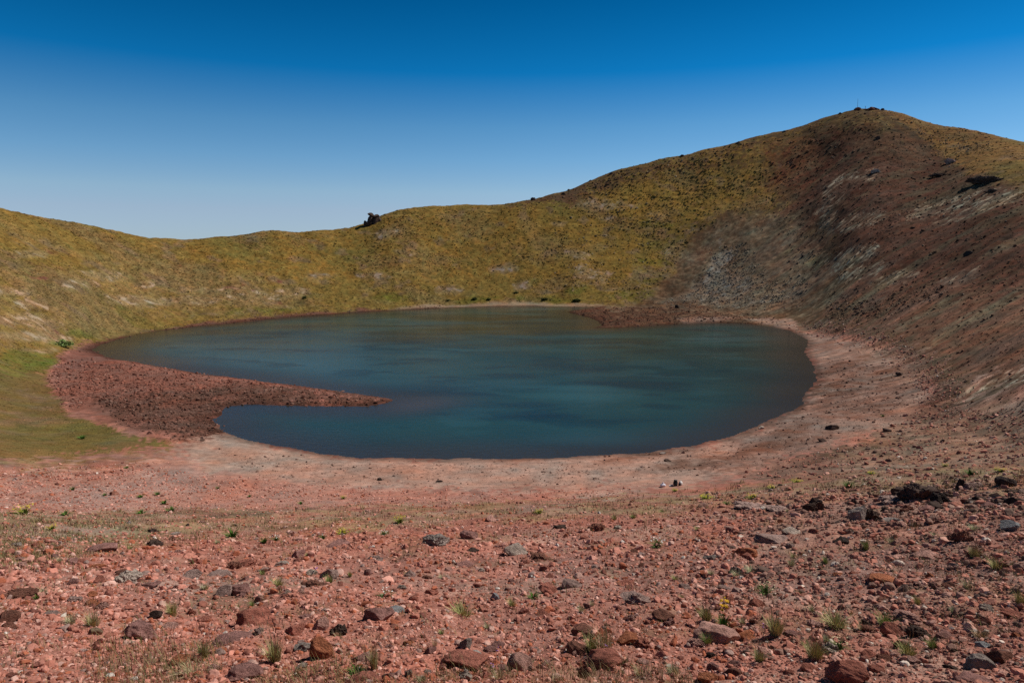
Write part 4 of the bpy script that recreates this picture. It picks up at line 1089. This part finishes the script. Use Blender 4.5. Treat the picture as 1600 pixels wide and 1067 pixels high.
# ------------------------------------------------------------------ grass tufts and flowering plants
def blades_mesh(name, n, spread, lean, cols, seed, wid=.026, hmin=.45):
    r = np.random.default_rng(seed)
    ang = r.uniform(0, 2 * math.pi, n); rad = spread * np.sqrt(r.random(n))
    base = np.stack([rad * np.cos(ang), rad * np.sin(ang), np.full(n, -.06)], 1)
    hh = r.uniform(hmin, max(1.05, hmin * 1.55), n)
    laz = ang + r.normal(0, .7, n)
    col = np.array(cols)[r.integers(0, len(cols), n)] * r.uniform(.75, 1.25, (n, 1))
    v, f, c = blade_batch(base, hh, np.full(n, wid) * r.uniform(.6, 1.2, n), r.uniform(.1, 1, n) * lean, laz, col)
    me = mesh_from(name, v, f, c); me.materials.append(MBLADE); return me
def seeds_mesh(name, n, spread, lean, col_s, col_h, seed):
    """thin bare stalks carrying a small reddish ear each"""
    r = np.random.default_rng(seed)
    ang = r.uniform(0, 2 * math.pi, n); rad = spread * np.sqrt(r.random(n))
    base = np.stack([rad * np.cos(ang), rad * np.sin(ang), np.zeros(n)], 1)
    hh = r.uniform(1.0, 1.75, n); ln = r.uniform(.05, 1, n) * lean; laz = ang + r.normal(0, .4, n)
    v, f, c = blade_batch(base, hh, np.full(n, .010), ln, laz, np.tile(col_s, (n, 1)))
    tip = v.reshape(n, 5, 3)[:, 4] - [0, 0, .10]
    v2, f2, c2 = blade_batch(tip, np.full(n, .17), np.full(n, .035), np.full(n, .3), laz, np.tile(col_h, (n, 1)) * r.uniform(.7, 1.2, (n, 1)))
    me = mesh_from(name, np.concatenate([v, v2]), np.concatenate([f, f2 + len(v)]), np.concatenate([c, c2])); me.materials.append(MBLADE); return me
OL = [(0.405, 0.365, 0.149), (0.324, 0.317, 0.121), (0.513, 0.432, 0.216), (0.257, 0.27, 0.095)]
GRN = [(0.27, 0.324, 0.108), (0.203, 0.27, 0.081), (0.351, 0.365, 0.149)]
GRY = [(0.486, 0.446, 0.27), (0.405, 0.392, 0.243), (0.351, 0.351, 0.189)]
DRYC = [(.50,.40,.24),(.43,.33,.18),(.36,.29,.15)]
TUFT = {}
for k, (n, spread, lean, cols, hm) in {'olive': (190, .24, .8, OL, .4), 'green': (160, .22, .75, GRN, .45), 'grey': (170, .27, .95, GRY, .35), 'dry': (100, .24, 1.0, DRYC, .3), 'seedy': (210, .17, .6, OL + DRYC[:1], .4)}.items():
    TUFT[k] = [blades_mesh('blades', n, spread, lean, cols, 50 + 7 * i + len(k), hmin=hm) for i in range(3)]
SEED = [seeds_mesh('seed_stalks', 60, .14, .5, C3(.30,.22,.13), C3(.20,.085,.075), 71), seeds_mesh('seed_stalks', 46, .16, .6, C3(.34,.26,.16), C3(.26,.15,.10), 72)]
KW = {'olive': 'olive grass tuft', 'green': 'green grass tuft', 'grey': 'grey-green grass tuft', 'dry': 'straw-coloured dry tuft', 'seedy': 'tall grass tuft with reddish seed heads'}
tcount = 0
def put_tuft(px, py, w, h, kind, label, group='grass tufts on the red slope'):
    global tcount
    x, y, z, dist = point(px, py)
    hh = h * dist / F * 1.0; ww = w * dist / F
    o = bpy.data.objects.new('grass_tuft', None); COL.objects.link(o)
    o.empty_display_size = .1
    a = math.atan2(x, y); x += math.sin(a) * ww * .2; y += math.cos(a) * ww * .2
    o.location = (x, y, float(ground_z(np.array(x), np.array(y))))
    seedy = kind == 'seedy'
    sc = hh * (.62 if seedy else .95)
    rad = .62 if seedy else .78
    o.scale = (max(ww / rad / 1.5, sc * .5), max(ww / rad / 1.5, sc * .5), sc)
    o.rotation_euler = (0, 0, random.uniform(0, 6.28))
    o['label'] = label; o['category'] = 'grass'; o['group'] = group
    USED_LABELS.add(label)
    b_ = bpy.data.objects.new('blades', TUFT[kind][tcount % 3]); COL.objects.link(b_); b_.parent = o
    if seedy:
        s_ = bpy.data.objects.new('seed_stalks', SEED[tcount % 2]); COL.objects.link(s_); s_.parent = o
    tcount += 1
    return o
TUFTS = [(270,962,24,26,'olive'),(145,980,28,40,'seedy'),(110,976,20,18,'grey'),(67,930,20,14,'grey'),(322,922,15,13,'grey'),(395,947,11,12,'green'),(435,917,24,15,'olive'),
 (411,898,13,13,'green'),(515,911,18,18,'green'),(430,1037,38,64,'seedy'),(318,1030,25,46,'seedy'),(342,1047,22,22,'dry'),(300,1060,44,24,'dry'),(585,1047,20,66,'seedy'),
 (530,1000,16,18,'dry'),(722,962,46,25,'olive'),(762,983,15,12,'grey'),(690,992,13,9,'green'),(800,948,20,17,'olive'),(640,900,15,13,'olive'),(692,905,15,11,'grey'),
 (547,902,11,12,'green'),(908,957,14,20,'grey'),(925,947,10,18,'grey'),(1105,1008,24,22,'green'),(1210,997,36,56,'seedy'),(1272,1032,38,56,'seedy'),(1305,982,46,32,'seedy'),
 (1268,957,13,17,'grey'),(1383,980,30,26,'green'),(1418,1025,32,26,'olive'),(1457,1014,22,20,'green'),(1432,947,13,18,'olive'),(1347,986,18,16,'dry'),(1533,999,26,24,'dry'),
 (1560,892,28,19,'olive'),(1593,945,18,26,'olive'),(1353,862,15,22,'green'),(1460,840,13,10,'grey'),(1522,830,17,8,'grey'),(1522,872,22,30,'seedy'),(1240,872,15,14,'olive'),
 (1290,882,13,14,'green'),(1237,887,15,22,'grey'),(1175,897,26,12,'grey'),(1150,901,17,11,'grey'),(1110,899,13,9,'grey'),(1085,908,10,10,'green'),(1055,908,15,9,'olive'),
 (1186,1035,26,34,'seedy'),(1052,1056,24,20,'grey'),(1000,1056,26,24,'dry'),(830,1042,18,18,'grey'),(1065,935,10,12,'olive'),(960,905,12,10,'grey'),(700,1064,22,16,'dry'),
 (680,1010,12,22,'dry'),(1392,850,12,12,'grey'),(1110,968,12,10,'grey'),(1160,975,14,10,'grey'),(480,870,10,8,'green'),(560,835,10,10,'grey'),(605,835,14,9,'green'),(960,815,12,16,'green'),
 (990,812,16,12,'green'),(850,802,12,6,'green'),(640,812,10,8,'green'),(470,806,10,6,'grey'),(240,850,12,8,'grey'),(205,858,10,10,'green'),(1035,800,14,8,'green'),(1090,830,14,8,'olive'),
 (1230,800,10,7,'green'),(90,880,16,12,'grey'),(185,830,14,10,'grey'),(30,850,16,10,'dry'),(340,850,12,9,'grey'),(780,1062,26,24,'dry'),(870,1066,20,16,'dry'),(660,1066,18,16,'grey'),
 (1290,1005,14,18,'grey'),(1330,960,12,14,'dry'),(1490,960,12,12,'grey'),(1510,920,14,16,'grey'),(1250,930,12,10,'olive')]
for px, py, w, h, kind in TUFTS:
    lb = label_for(KW[kind], px, py)
    if lb is None: lb = label_for(('low ' if h < 14 else 'high ') + KW[kind], px, py)
    if lb is None: lb = label_for(('narrow ' if w < 14 else 'wide ') + KW[kind], px, py)
    if lb is None: continue
    put_tuft(px, py, w, h, kind, lb)

def leafy_mesh(name, n, cols, seed, wid=.16, lean=1.1, hmin=.5):
    return blades_mesh(name, n, .16, lean, cols, seed, wid=wid, hmin=hmin)
def petals_mesh(name, n, spread, zlo, zhi, col, seed, size=.13):
    """small open flower heads: six petals each round a raised centre"""
    r = np.random.default_rng(seed); vs = []; fs = []; cs = []; o_ = 0
    for k in range(n):
        a0 = r.uniform(0, 6.28); rad = spread * math.sqrt(r.random())
        c = np.array([rad * math.cos(a0), rad * math.sin(a0), r.uniform(zlo, zhi)])
        nrm = np.array([r.normal(0, .4), r.normal(0, .4) - .3, 1]); nrm /= np.linalg.norm(nrm)
        t1 = np.cross(nrm, [1, 0, .3]); t1 /= np.linalg.norm(t1); t2 = np.cross(nrm, t1)
        s = size * r.uniform(.7, 1.2)
        pts = [c + nrm * s * .25]
        for q in range(12):
            ang = q * math.pi / 6; rr_ = s * (1.0 if q % 2 == 0 else .62)
            pts.append(c + rr_ * (math.cos(ang) * t1 + math.sin(ang) * t2))
        vs += pts; fs += [(o_, o_ + 1 + q, o_ + 1 + (q + 1) % 12) for q in range(12)]
        cs += [np.array(col) * r.uniform(.85, 1.1)] * 13; o_ += 13
    me = mesh_from(name, np.array(vs), np.array(fs, np.int32), np.array(cs), smooth=False); me.materials.append(MBLADE); return me
LEAF = [(.075,.155,.025),(.10,.19,.035),(.055,.11,.02)]; LEAFY = [(.16,.20,.03),(.22,.23,.035),(.11,.15,.03)]
ROS = [leafy_mesh('leaves', 46, LEAF, 81), leafy_mesh('leaves', 60, LEAF, 82, .10)]
CUSH = [leafy_mesh('leaves', 90, LEAFY, 83, .10, 1.2, .35), leafy_mesh('leaves', 120, [(.07,.11,.03),(.10,.14,.04)], 84, .07, 1.2, .35)]
FL = {'yellow': petals_mesh('flower_heads', 40, .6, .7, 1.0, (.50,.40,.04), 91, .07), 'orange': petals_mesh('flower_heads', 16, .42, 1.2, 1.9, (.62,.35,.03), 92, .10),
      'white': petals_mesh('flower_heads', 15, .62, .85, 1.1, (.66,.63,.57), 93, .075), 'purple': petals_mesh('flower_heads', 7, .35, 1.0, 1.9, (.42,.20,.50), 94, .17),
      'cream': petals_mesh('flower_heads', 16, .6, .8, 1.2, (.58,.50,.30), 95, .07)}
ONE = {'orange': petals_mesh('flower_head', 1, 0, 0, 0, (.62,.35,.03), 191, .14), 'purple': petals_mesh('flower_head', 1, 0, 0, 0, (.42,.20,.50), 192, .20), 'white': petals_mesh('flower_head', 1, 0, 0, 0, (.66,.63,.57), 193, .13)}
def stalk_mesh(seed):
    return blades_mesh('stems', 14, .2, .5, [(.10,.13,.05)], seed, wid=.03, hmin=1.1)
STEM = stalk_mesh(96)
def put_plant(px, py, w, h, leaves, flower, label, name='flowering_plant', cat='plant', group=None, stems=False):
    x, y, z, dist = point(px, py)
    ww = w * dist / F; hh = h * dist / F
    o = bpy.data.objects.new(name, None); COL.objects.link(o)
    o.location = (x, y, float(ground_z(np.array(x), np.array(y)))); o.rotation_euler = (0, 0, random.uniform(0, 6.28))
    k = 1.9 if stems else 1.0
    o.scale = (ww / 1.25, ww / 1.25, hh / k)
    o['label'] = label; o['category'] = cat
    if group: o['group'] = group
    if leaves is not None:
        l_ = bpy.data.objects.new('leaves', leaves); COL.objects.link(l_); l_.parent = o
    if stems:
        s_ = bpy.data.objects.new('stems', STEM); COL.objects.link(s_); s_.parent = o
    if flower and stems:
        r_ = random.Random(len(label))
        for q in range({'orange': 12, 'purple': 4}.get(flower, 7)):
            f_ = bpy.data.objects.new('flower_head', ONE[flower]); COL.objects.link(f_); f_.parent = o
            a_ = r_.uniform(0, 6.28); d_ = .38 * math.sqrt(r_.random())
            f_.location = (d_ * math.cos(a_), d_ * math.sin(a_), r_.uniform(1.15, 1.85)); f_.rotation_euler = (r_.uniform(-.5, .5), r_.uniform(-.5, .5), r_.uniform(0, 6))
    elif flower:
        f_ = bpy.data.objects.new('flower_heads', FL[flower]); COL.objects.link(f_); f_.parent = o
    USED_LABELS.add(label)
    return o
G_ROS = 'bright green leafy plants'; G_YEL = 'yellow flower cushions'; G_WHI = 'white flower clumps'; G_PUR = 'purple flowers'
for px, py, w, h, lb in ((363,840,24,17,'largest bright green leafy rosette, left on the lip'), (413,850,13,13,'small green rosette right of the largest rosette'),
      (268,799,16,9,'bright green clump at the left end of the dark lip line'), (220,803,17,7,'low green clump left of the bright green clump'),
      (103,805,17,8,'green clump far left on the lip, right of the yellow cushion'), (258,787,13,7,'bright green clump just behind the lip at left'),
      (220,778,11,6,'green dot plant on the red flat behind the lip, left'), (246,774,12,7,'darker green plant on the red flat right of its neighbour'),
      (113,766,8,6,'tiny dark green plant on the red flat at far left'), (165,775,8,5,'tiny green plant left of the dark brown stone'),
      (199,731,9,4,'green plant on the meadow edge at left'), (471,788,10,6,'small dark green plant on the beach edge, left of centre'),
      (391,777,7,5,'tiny green plant on the beach edge near the spit'), (340,764,7,5,'tiny green plant left of the beach'),
      (556,1056,28,18,'green leafy plant at the bottom edge by the broad red rock'), (57,936,9,8,'little green plant growing in the dark left ledge'),
      (1325,764,18,10,'bright green plant behind the lava outcrops, left one'), (1515,744,16,10,'bright green plant on the right lip near the edge'),
      (1135,788,11,6,'small green plant on the right lip beside the rubble row'), (834,934,20,10,'bright green leaves under white flowers, centre'),
      (1380,652 ,8,4,'small green plant at the right end of the bench'), (130,686,13,6,'pale grey-green plant on the left meadow')):
    put_plant(px, py, w, h, ROS[len(lb) % 2], None, lb, name='leafy_plant', group=G_ROS)
for px, py, w, h, lb in ((38,803,24,11,'big yellow flower cushion at the far left of the lip'), (82,827,15,5,'faint yellow-green cushion in dry grass at left'),
      (625,818,18,10,'bright yellow-green flower cushion on the lip, centre left'), (1103,780,20,6,'yellow-green mat on the right lip, left one'),
      (1176,780,16,7,'yellow-green mat on the right lip above the rubble row'), (1206,763,14,4,'pale yellow mat beside the single black stone'),
      (1245,754,16,4,'yellow streak of flowers on the right lip'), (1562,737,14,5,'yellow flowers near the right edge of the lip'),
      (1055,768,10,4,'yellow flowers just below the bags on the beach'), (1360,741,12,4,'pale yellow mat behind the biggest lava outcrop'),
      (1476,729,9,4,'yellow flowers above the upright black stone'), (535,834,20,6,'yellow-green mat left of the white flowers on the lip'),
      (843,804,14,6,'green-yellow mat in dry grass right of centre'), (537,780,9,5,'yellow flowers on the beach edge left of centre')):
    put_plant(px, py, w, h, CUSH[0], 'yellow', lb, group=G_YEL)
for px, py, w, h, fl, lb in ((1027,856,24,11,'white','white flower clump on open red gravel, right of centre'), (603,933,22,11,'white','white flower clump above the blue-grey stone'),
      (599,836,14,6,'white','white flowers on the lip left of the grey angular outcrop'), (505,842,14,8,'white','white flowers left of the long mauve plate'),
      (430,846,16,7,'white','faint white flowers right of the green rosettes'), (1195,928,26,14,'cream','cream and white flower clump right of the yellow-orange flowers'),
      (975,1036,9,7,'cream','cream flowers at the right of the broad smooth red rock'), (1310,1014,24,14,'cream','cream flower clump right of the dark seedy tuft')):
    put_plant(px, py, w, h, CUSH[1], fl, lb, group=G_WHI)
put_plant(832,922,16,22,None,'white','white flowers on stems beside the smooth rounded red rock', stems=True)
put_plant(1130,982,24,44,ROS[1],'orange','yellow-orange flowers on tall leafy stems behind the big pink slab', stems=True)
for px, py, w, h, lb in ((1192,992,9,18,'purple flower left of the tall seedy tuft, right of centre'), (947,1018,13,10,'pale purple flowers on the broad smooth red rock'),
      (778,1034,10,26,'purple flowers on a tall stem right of the small whitish stone'), (493,898,9,12,'small purple flowers left of the grey-brown block'),
      (770,1050,9,14,'pale purple flower below the taller purple flowers')):
    put_plant(px, py, w, h, None, 'purple', lb, group=G_PUR, stems=True)
# the tangled dry plant between the rocks
put_tuft(945,1022,40,72,'dry','tangled dry plant full of dark gaps between the red rocks', group='tangled plants'); 
put_tuft(925,1020,30,40,'olive','olive undergrowth at the foot of the tangled dry plant', group='tangled plants')
put_tuft(1102,972,26,40,'seedy','dark withered stalks left of the yellow-orange flowers', group='tangled plants')

# shrubs at the foot of the far wall and the reed clump by the left tip of the lake
def bush_mesh(seed, cols, n=420):
    r = np.random.default_rng(seed)
    d_ = r.normal(size=(n, 3)); d_ /= np.linalg.norm(d_, axis=1)[:, None]; d_[:, 2] = np.abs(d_[:, 2])
    c = d_ * (r.random((n, 1)) ** .4) * (.8 + .35 * vnoise3(d_ * 2.2, seed)[:, None]) * [.5, .5, .9]
    u = r.normal(size=(n, 3)); u /= np.linalg.norm(u, axis=1)[:, None]
    w_ = np.cross(u, r.normal(size=(n, 3))); w_ /= np.linalg.norm(w_, axis=1)[:, None]
    s = r.uniform(.05, .11, (n, 1))
    v = np.stack([c - u * s, c + w_ * s * .5, c + u * s, c - w_ * s * .5], 1).reshape(-1, 3)
    f = np.arange(n * 4, dtype=np.int32).reshape(n, 4)
    col = np.repeat(np.array(cols)[r.integers(0, len(cols), n)] * r.uniform(.7, 1.3, (n, 1)), 4, 0)
    me = mesh_from('shrub', v, f, col); me.materials.append(MBLADE); return me
BUSH = [bush_mesh(5, [(.05,.065,.02),(.065,.08,.022),(.04,.05,.018)]), bush_mesh(6, [(.055,.07,.02),(.07,.085,.025)])]
PATCHB = bush_mesh(8, [(.17,.24,.07),(.22,.28,.10),(.13,.20,.05)])
def put_bush(px, py, w, h, me, label, name='shrub', group='dark shrubs at the foot of the far wall'):
    x, y, z, dist = point(px, py)
    o = bpy.data.objects.new(name, me); COL.objects.link(o)
    o.location = (x, y, z - .05); o.scale = (w * dist / F, w * dist / F * .9, h * dist / F)
    o.rotation_euler = (0, 0, random.uniform(0, 6.28))
    o['label'] = label; o['category'] = 'shrub'
    if group: o['group'] = group
    return o
for i, (px, py, w, h, lb) in enumerate(((742,469,12,5,'dark shrub at the foot of the far wall, leftmost of the pair'), (763,469,10,5,'dark shrub at the foot of the far wall, right one of the pair'),
      (806,458,12,4,'dark shrub a little up the far wall above the pair'), (901,471,18,5,'long dark shrub at the foot of the far wall near the gravel point'),
      (852,468,14,4,'dark shrub at the far shore left of the long shrub'), (475,467,8,5,'dark shrub alone on the grass left of the far shore'),
      (700,470,10,3,'low dark shrub at the far shore, left of the pair'))):
    put_bush(px, py, w, h, BUSH[i % 2], lb)
put_bush(98,541,32,10,PATCHB,'pale green leafy clump by the left tip of the lake', name='leafy_plant', group=None)['category'] = 'plant'

# ------------------------------------------------------------------ mast on the summit
import bmesh
def tube(bm, p0, p1, r0, r1, n=8):
    p0, p1 = np.array(p0, float), np.array(p1, float); ax = p1 - p0; ax /= np.linalg.norm(ax)
    t = np.cross(ax, [.3, .9, .1]); t /= np.linalg.norm(t); b = np.cross(ax, t)
    A = [bm.verts.new(p0 + r0 * (math.cos(q) * t + math.sin(q) * b)) for q in np.linspace(0, 2 * math.pi, n + 1)[:-1]]
    B = [bm.verts.new(p1 + r1 * (math.cos(q) * t + math.sin(q) * b)) for q in np.linspace(0, 2 * math.pi, n + 1)[:-1]]
    for q in range(n): bm.faces.new((A[q], A[(q + 1) % n], B[(q + 1) % n], B[q]))
    bm.faces.new(A[::-1]); bm.faces.new(B)
def from_bm(name, bm, col, mat, parent=None, smooth=False):
    me = bpy.data.meshes.new(name); bm.to_mesh(me); bm.free()
    at = me.attributes.new('tint', 'FLOAT_COLOR', 'POINT')
    at.data.foreach_set('color', np.tile(np.array([*col, 1], np.float32), len(me.vertices)))
    if smooth: me.polygons.foreach_set('use_smooth', np.ones(len(me.polygons), bool))
    return link(name, me, mat, parent)
x, y, z, dist = point(1340, 171.5)
mast = bpy.data.objects.new('mast', None); COL.objects.link(mast); mast.location = (x, y, z - .3)
mast['label'] = 'thin mast standing on the summit of the right-hand peak'; mast['category'] = 'mast'
bm = bmesh.new(); tube(bm, (0, 0, 0), (0, 0, 5.2), .085, .05); from_bm('pole', bm, (.10,.10,.10), MMETAL, mast)
bm = bmesh.new(); tube(bm, (0, 0, 0), (0, 0, .5), .28, .2); from_bm('base', bm, (.16,.13,.11), MMETAL, mast)
x, y, z, dist = point(1351.5, 171.5)
post = bpy.data.objects.new('marker_post', None); COL.objects.link(post); post.location = (x, y, z - .2)
post['label'] = 'short marker post right of the mast on the summit'; post['category'] = 'post'
bm = bmesh.new(); tube(bm, (0, 0, 0), (0, 0, 1.5), .10, .08); from_bm('shaft', bm, (.09,.08,.075), MMETAL, post)
bm = bmesh.new(); tube(bm, (0, 0, 1.4), (0, 0, 1.65), .14, .12); from_bm('cap', bm, (.12,.10,.09), MMETAL, post)

# ------------------------------------------------------------------ bags left on the beach
def soft_box(sx, sy, sz, seed, crumple=.06, power=3.0, sub=3, cinch=0.0):
    v, f = ICO[sub]
    n = (np.abs(v) ** power).sum(1) ** (-1 / power)
    p = v * n[:, None]
    p = p * (1 + crumple * vnoise3(p * 2.6, seed)[:, None])
    if cinch:
        k = 1 - cinch * sstep(.2, .95, p[:, 2]); p[:, :2] *= k[:, None]
    p = p * [sx / 2, sy / 2, sz / 2]; p[:, 2] += sz / 2
    return p, f
def bag_part(name, p, f, col, parent, off=(0, 0, 0)):
    me = mesh_from(name, p + np.array(off), f, np.tile(np.array(col, np.float32), (len(p), 1)))
    return link(name, me, MCLOTH, parent)
def empty_at(name, px, py, label, cat, rz=0, dz=0):
    x, y, z, dist = point(px, py)
    o = bpy.data.objects.new(name, None); COL.objects.link(o); o.location = (x, y, z - .02 + dz); o.rotation_euler = (0, 0, rz)
    o['label'] = label; o['category'] = cat; return o
b1 = empty_at('carrier_bag', 1036, 761, 'white carrier bag lying at the edge of the beach', 'bag', .3)
bag_part('sack', *soft_box(.42, .30, .26, 3, .12, 2.6, cinch=.35), (.62,.60,.68), b1)
bag_part('knot', *soft_box(.12, .09, .12, 4, .2, 2.0), (.58,.56,.64), b1, (0, 0, .23))
b2 = empty_at('backpack', 1055, 759, 'black backpack slumped on the beach right of the white bag', 'backpack', -.3)
bag_part('body', *soft_box(.34, .24, .46, 5, .06, 3.4, cinch=.25), (.018,.018,.020), b2)
bag_part('front_pocket', *soft_box(.24, .10, .22, 6, .05, 3.2), (.025,.024,.026), b2, (0, -.14, .04))
bag_part('top_flap', *soft_box(.28, .22, .09, 7, .05, 3.0), (.022,.022,.024), b2, (0, -.01, .40))
bm = bmesh.new()
pts = [(-.10 + .02 * math.sin(q), .12 + .07 * math.sin(q), .06 + .36 * q / math.pi) for q in np.linspace(0, math.pi, 8)]
for q in range(7): tube(bm, pts[q], pts[q + 1], .018, .018, 6)
from_bm('strap', bm, (.02,.02,.02), MCLOTH, b2)
b3 = empty_at('sports_bag', 1063, 759, 'white and black bag at the right end of the group on the beach', 'bag', .6)
bag_part('body', *soft_box(.30, .24, .36, 8, .07, 3.0, cinch=.15), (.72,.70,.68), b3)
bag_part('side_panel', *soft_box(.16, .20, .24, 9, .05, 3.0), (.02,.02,.02), b3, (-.14, -.02, .01))
bm = bmesh.new()
pts = [(.09 * math.cos(q), 0, .34 + .09 * math.sin(q)) for q in np.linspace(0, math.pi, 8)]
for q in range(7): tube(bm, pts[q], pts[q + 1], .012, .012, 6)
from_bm('handle', bm, (.5,.48,.46), MCLOTH, b3)
b4 = empty_at('towel', 1049, 760, 'small crumpled white towel between the bags on the beach', 'towel', .2)
bag_part('cloth', *soft_box(.34, .22, .09, 10, .3, 2.2), (.66,.60,.56), b4)
bag_part('fold', *soft_box(.20, .14, .08, 11, .25, 2.2), (.70,.64,.60), b4, (.05, .02, .06))


# ------------------------------------------------------------------ light and sky
SUN_EL, SUN_AZ = math.radians(48), math.radians(68)      # to the right, a little beyond the subject
w = bpy.data.worlds.new('World'); scene.world = w; w.use_nodes = True
nt = w.node_tree
sky = nt.nodes.new('ShaderNodeTexSky'); sky.sky_type = 'NISHITA'; sky.sun_disc = False
sky.sun_elevation = SUN_EL; sky.sun_rotation = SUN_AZ
sky.altitude = 3500; sky.air_density = 1.0; sky.dust_density = 0.5; sky.ozone_density = 3.0
bg = nt.nodes['Background']; bg.inputs['Strength'].default_value = 0.10
# clear mountain air, deeper blue aloft; zenith dimmed further to deepen the shadows
geo = nt.nodes.new('ShaderNodeTexCoord'); sep = nt.nodes.new('ShaderNodeSeparateXYZ'); nt.links.new(geo.outputs['Generated'], sep.inputs[0])
ramp = nt.nodes.new('ShaderNodeValToRGB'); nt.links.new(sep.outputs['Z'], ramp.inputs[0])
els = [(0.0, (.58, .67, .85)), (.054, (.90, .85, .87)), (.080, (.94, .97, .92)), (.125, (.70, .97, 1)), (.168, (.50, .91, 1)), (.237, (.03, .67, .98)), (.324, (.004, .49, .75)), (.42, (.004, .36, .55)), (.7, (.02, .22, .34))]
while len(ramp.color_ramp.elements) < len(els): ramp.color_ramp.elements.new(.5)
for e_, (p_, c_) in zip(ramp.color_ramp.elements, els): e_.position = p_; e_.color = (*c_, 1)
mx = nt.nodes.new('ShaderNodeMix'); mx.data_type = 'RGBA'; mx.blend_type = 'MULTIPLY'; mx.inputs[0].default_value = 1
nt.links.new(sky.outputs[0], mx.inputs[6]); nt.links.new(ramp.outputs[0], mx.inputs[7])
nt.links.new(mx.outputs[2], bg.inputs['Color'])
sl = bpy.data.lights.new('sun', 'SUN'); sl.energy = 4.9; sl.angle = math.radians(0.5); sl.color = (1.0, .95, .87)
so = bpy.data.objects.new('sun', sl); COL.objects.link(so)
sv = (math.cos(SUN_EL) * math.sin(SUN_AZ), math.cos(SUN_EL) * math.cos(SUN_AZ), math.sin(SUN_EL))
from mathutils import Vector
so.rotation_euler = Vector(sv).to_track_quat('Z', 'Y').to_euler()
so.location = (60, 0, 120)
scene.view_settings.view_transform = 'Standard'; scene.view_settings.look = 'None'
scene.view_settings.exposure = 0.0; scene.view_settings.gamma = 1.0
scene.render.engine = 'CYCLES'
scene.cycles.max_bounces = 4; scene.cycles.diffuse_bounces = 2; scene.cycles.glossy_bounces = 2
scene.cycles.use_denoising = False
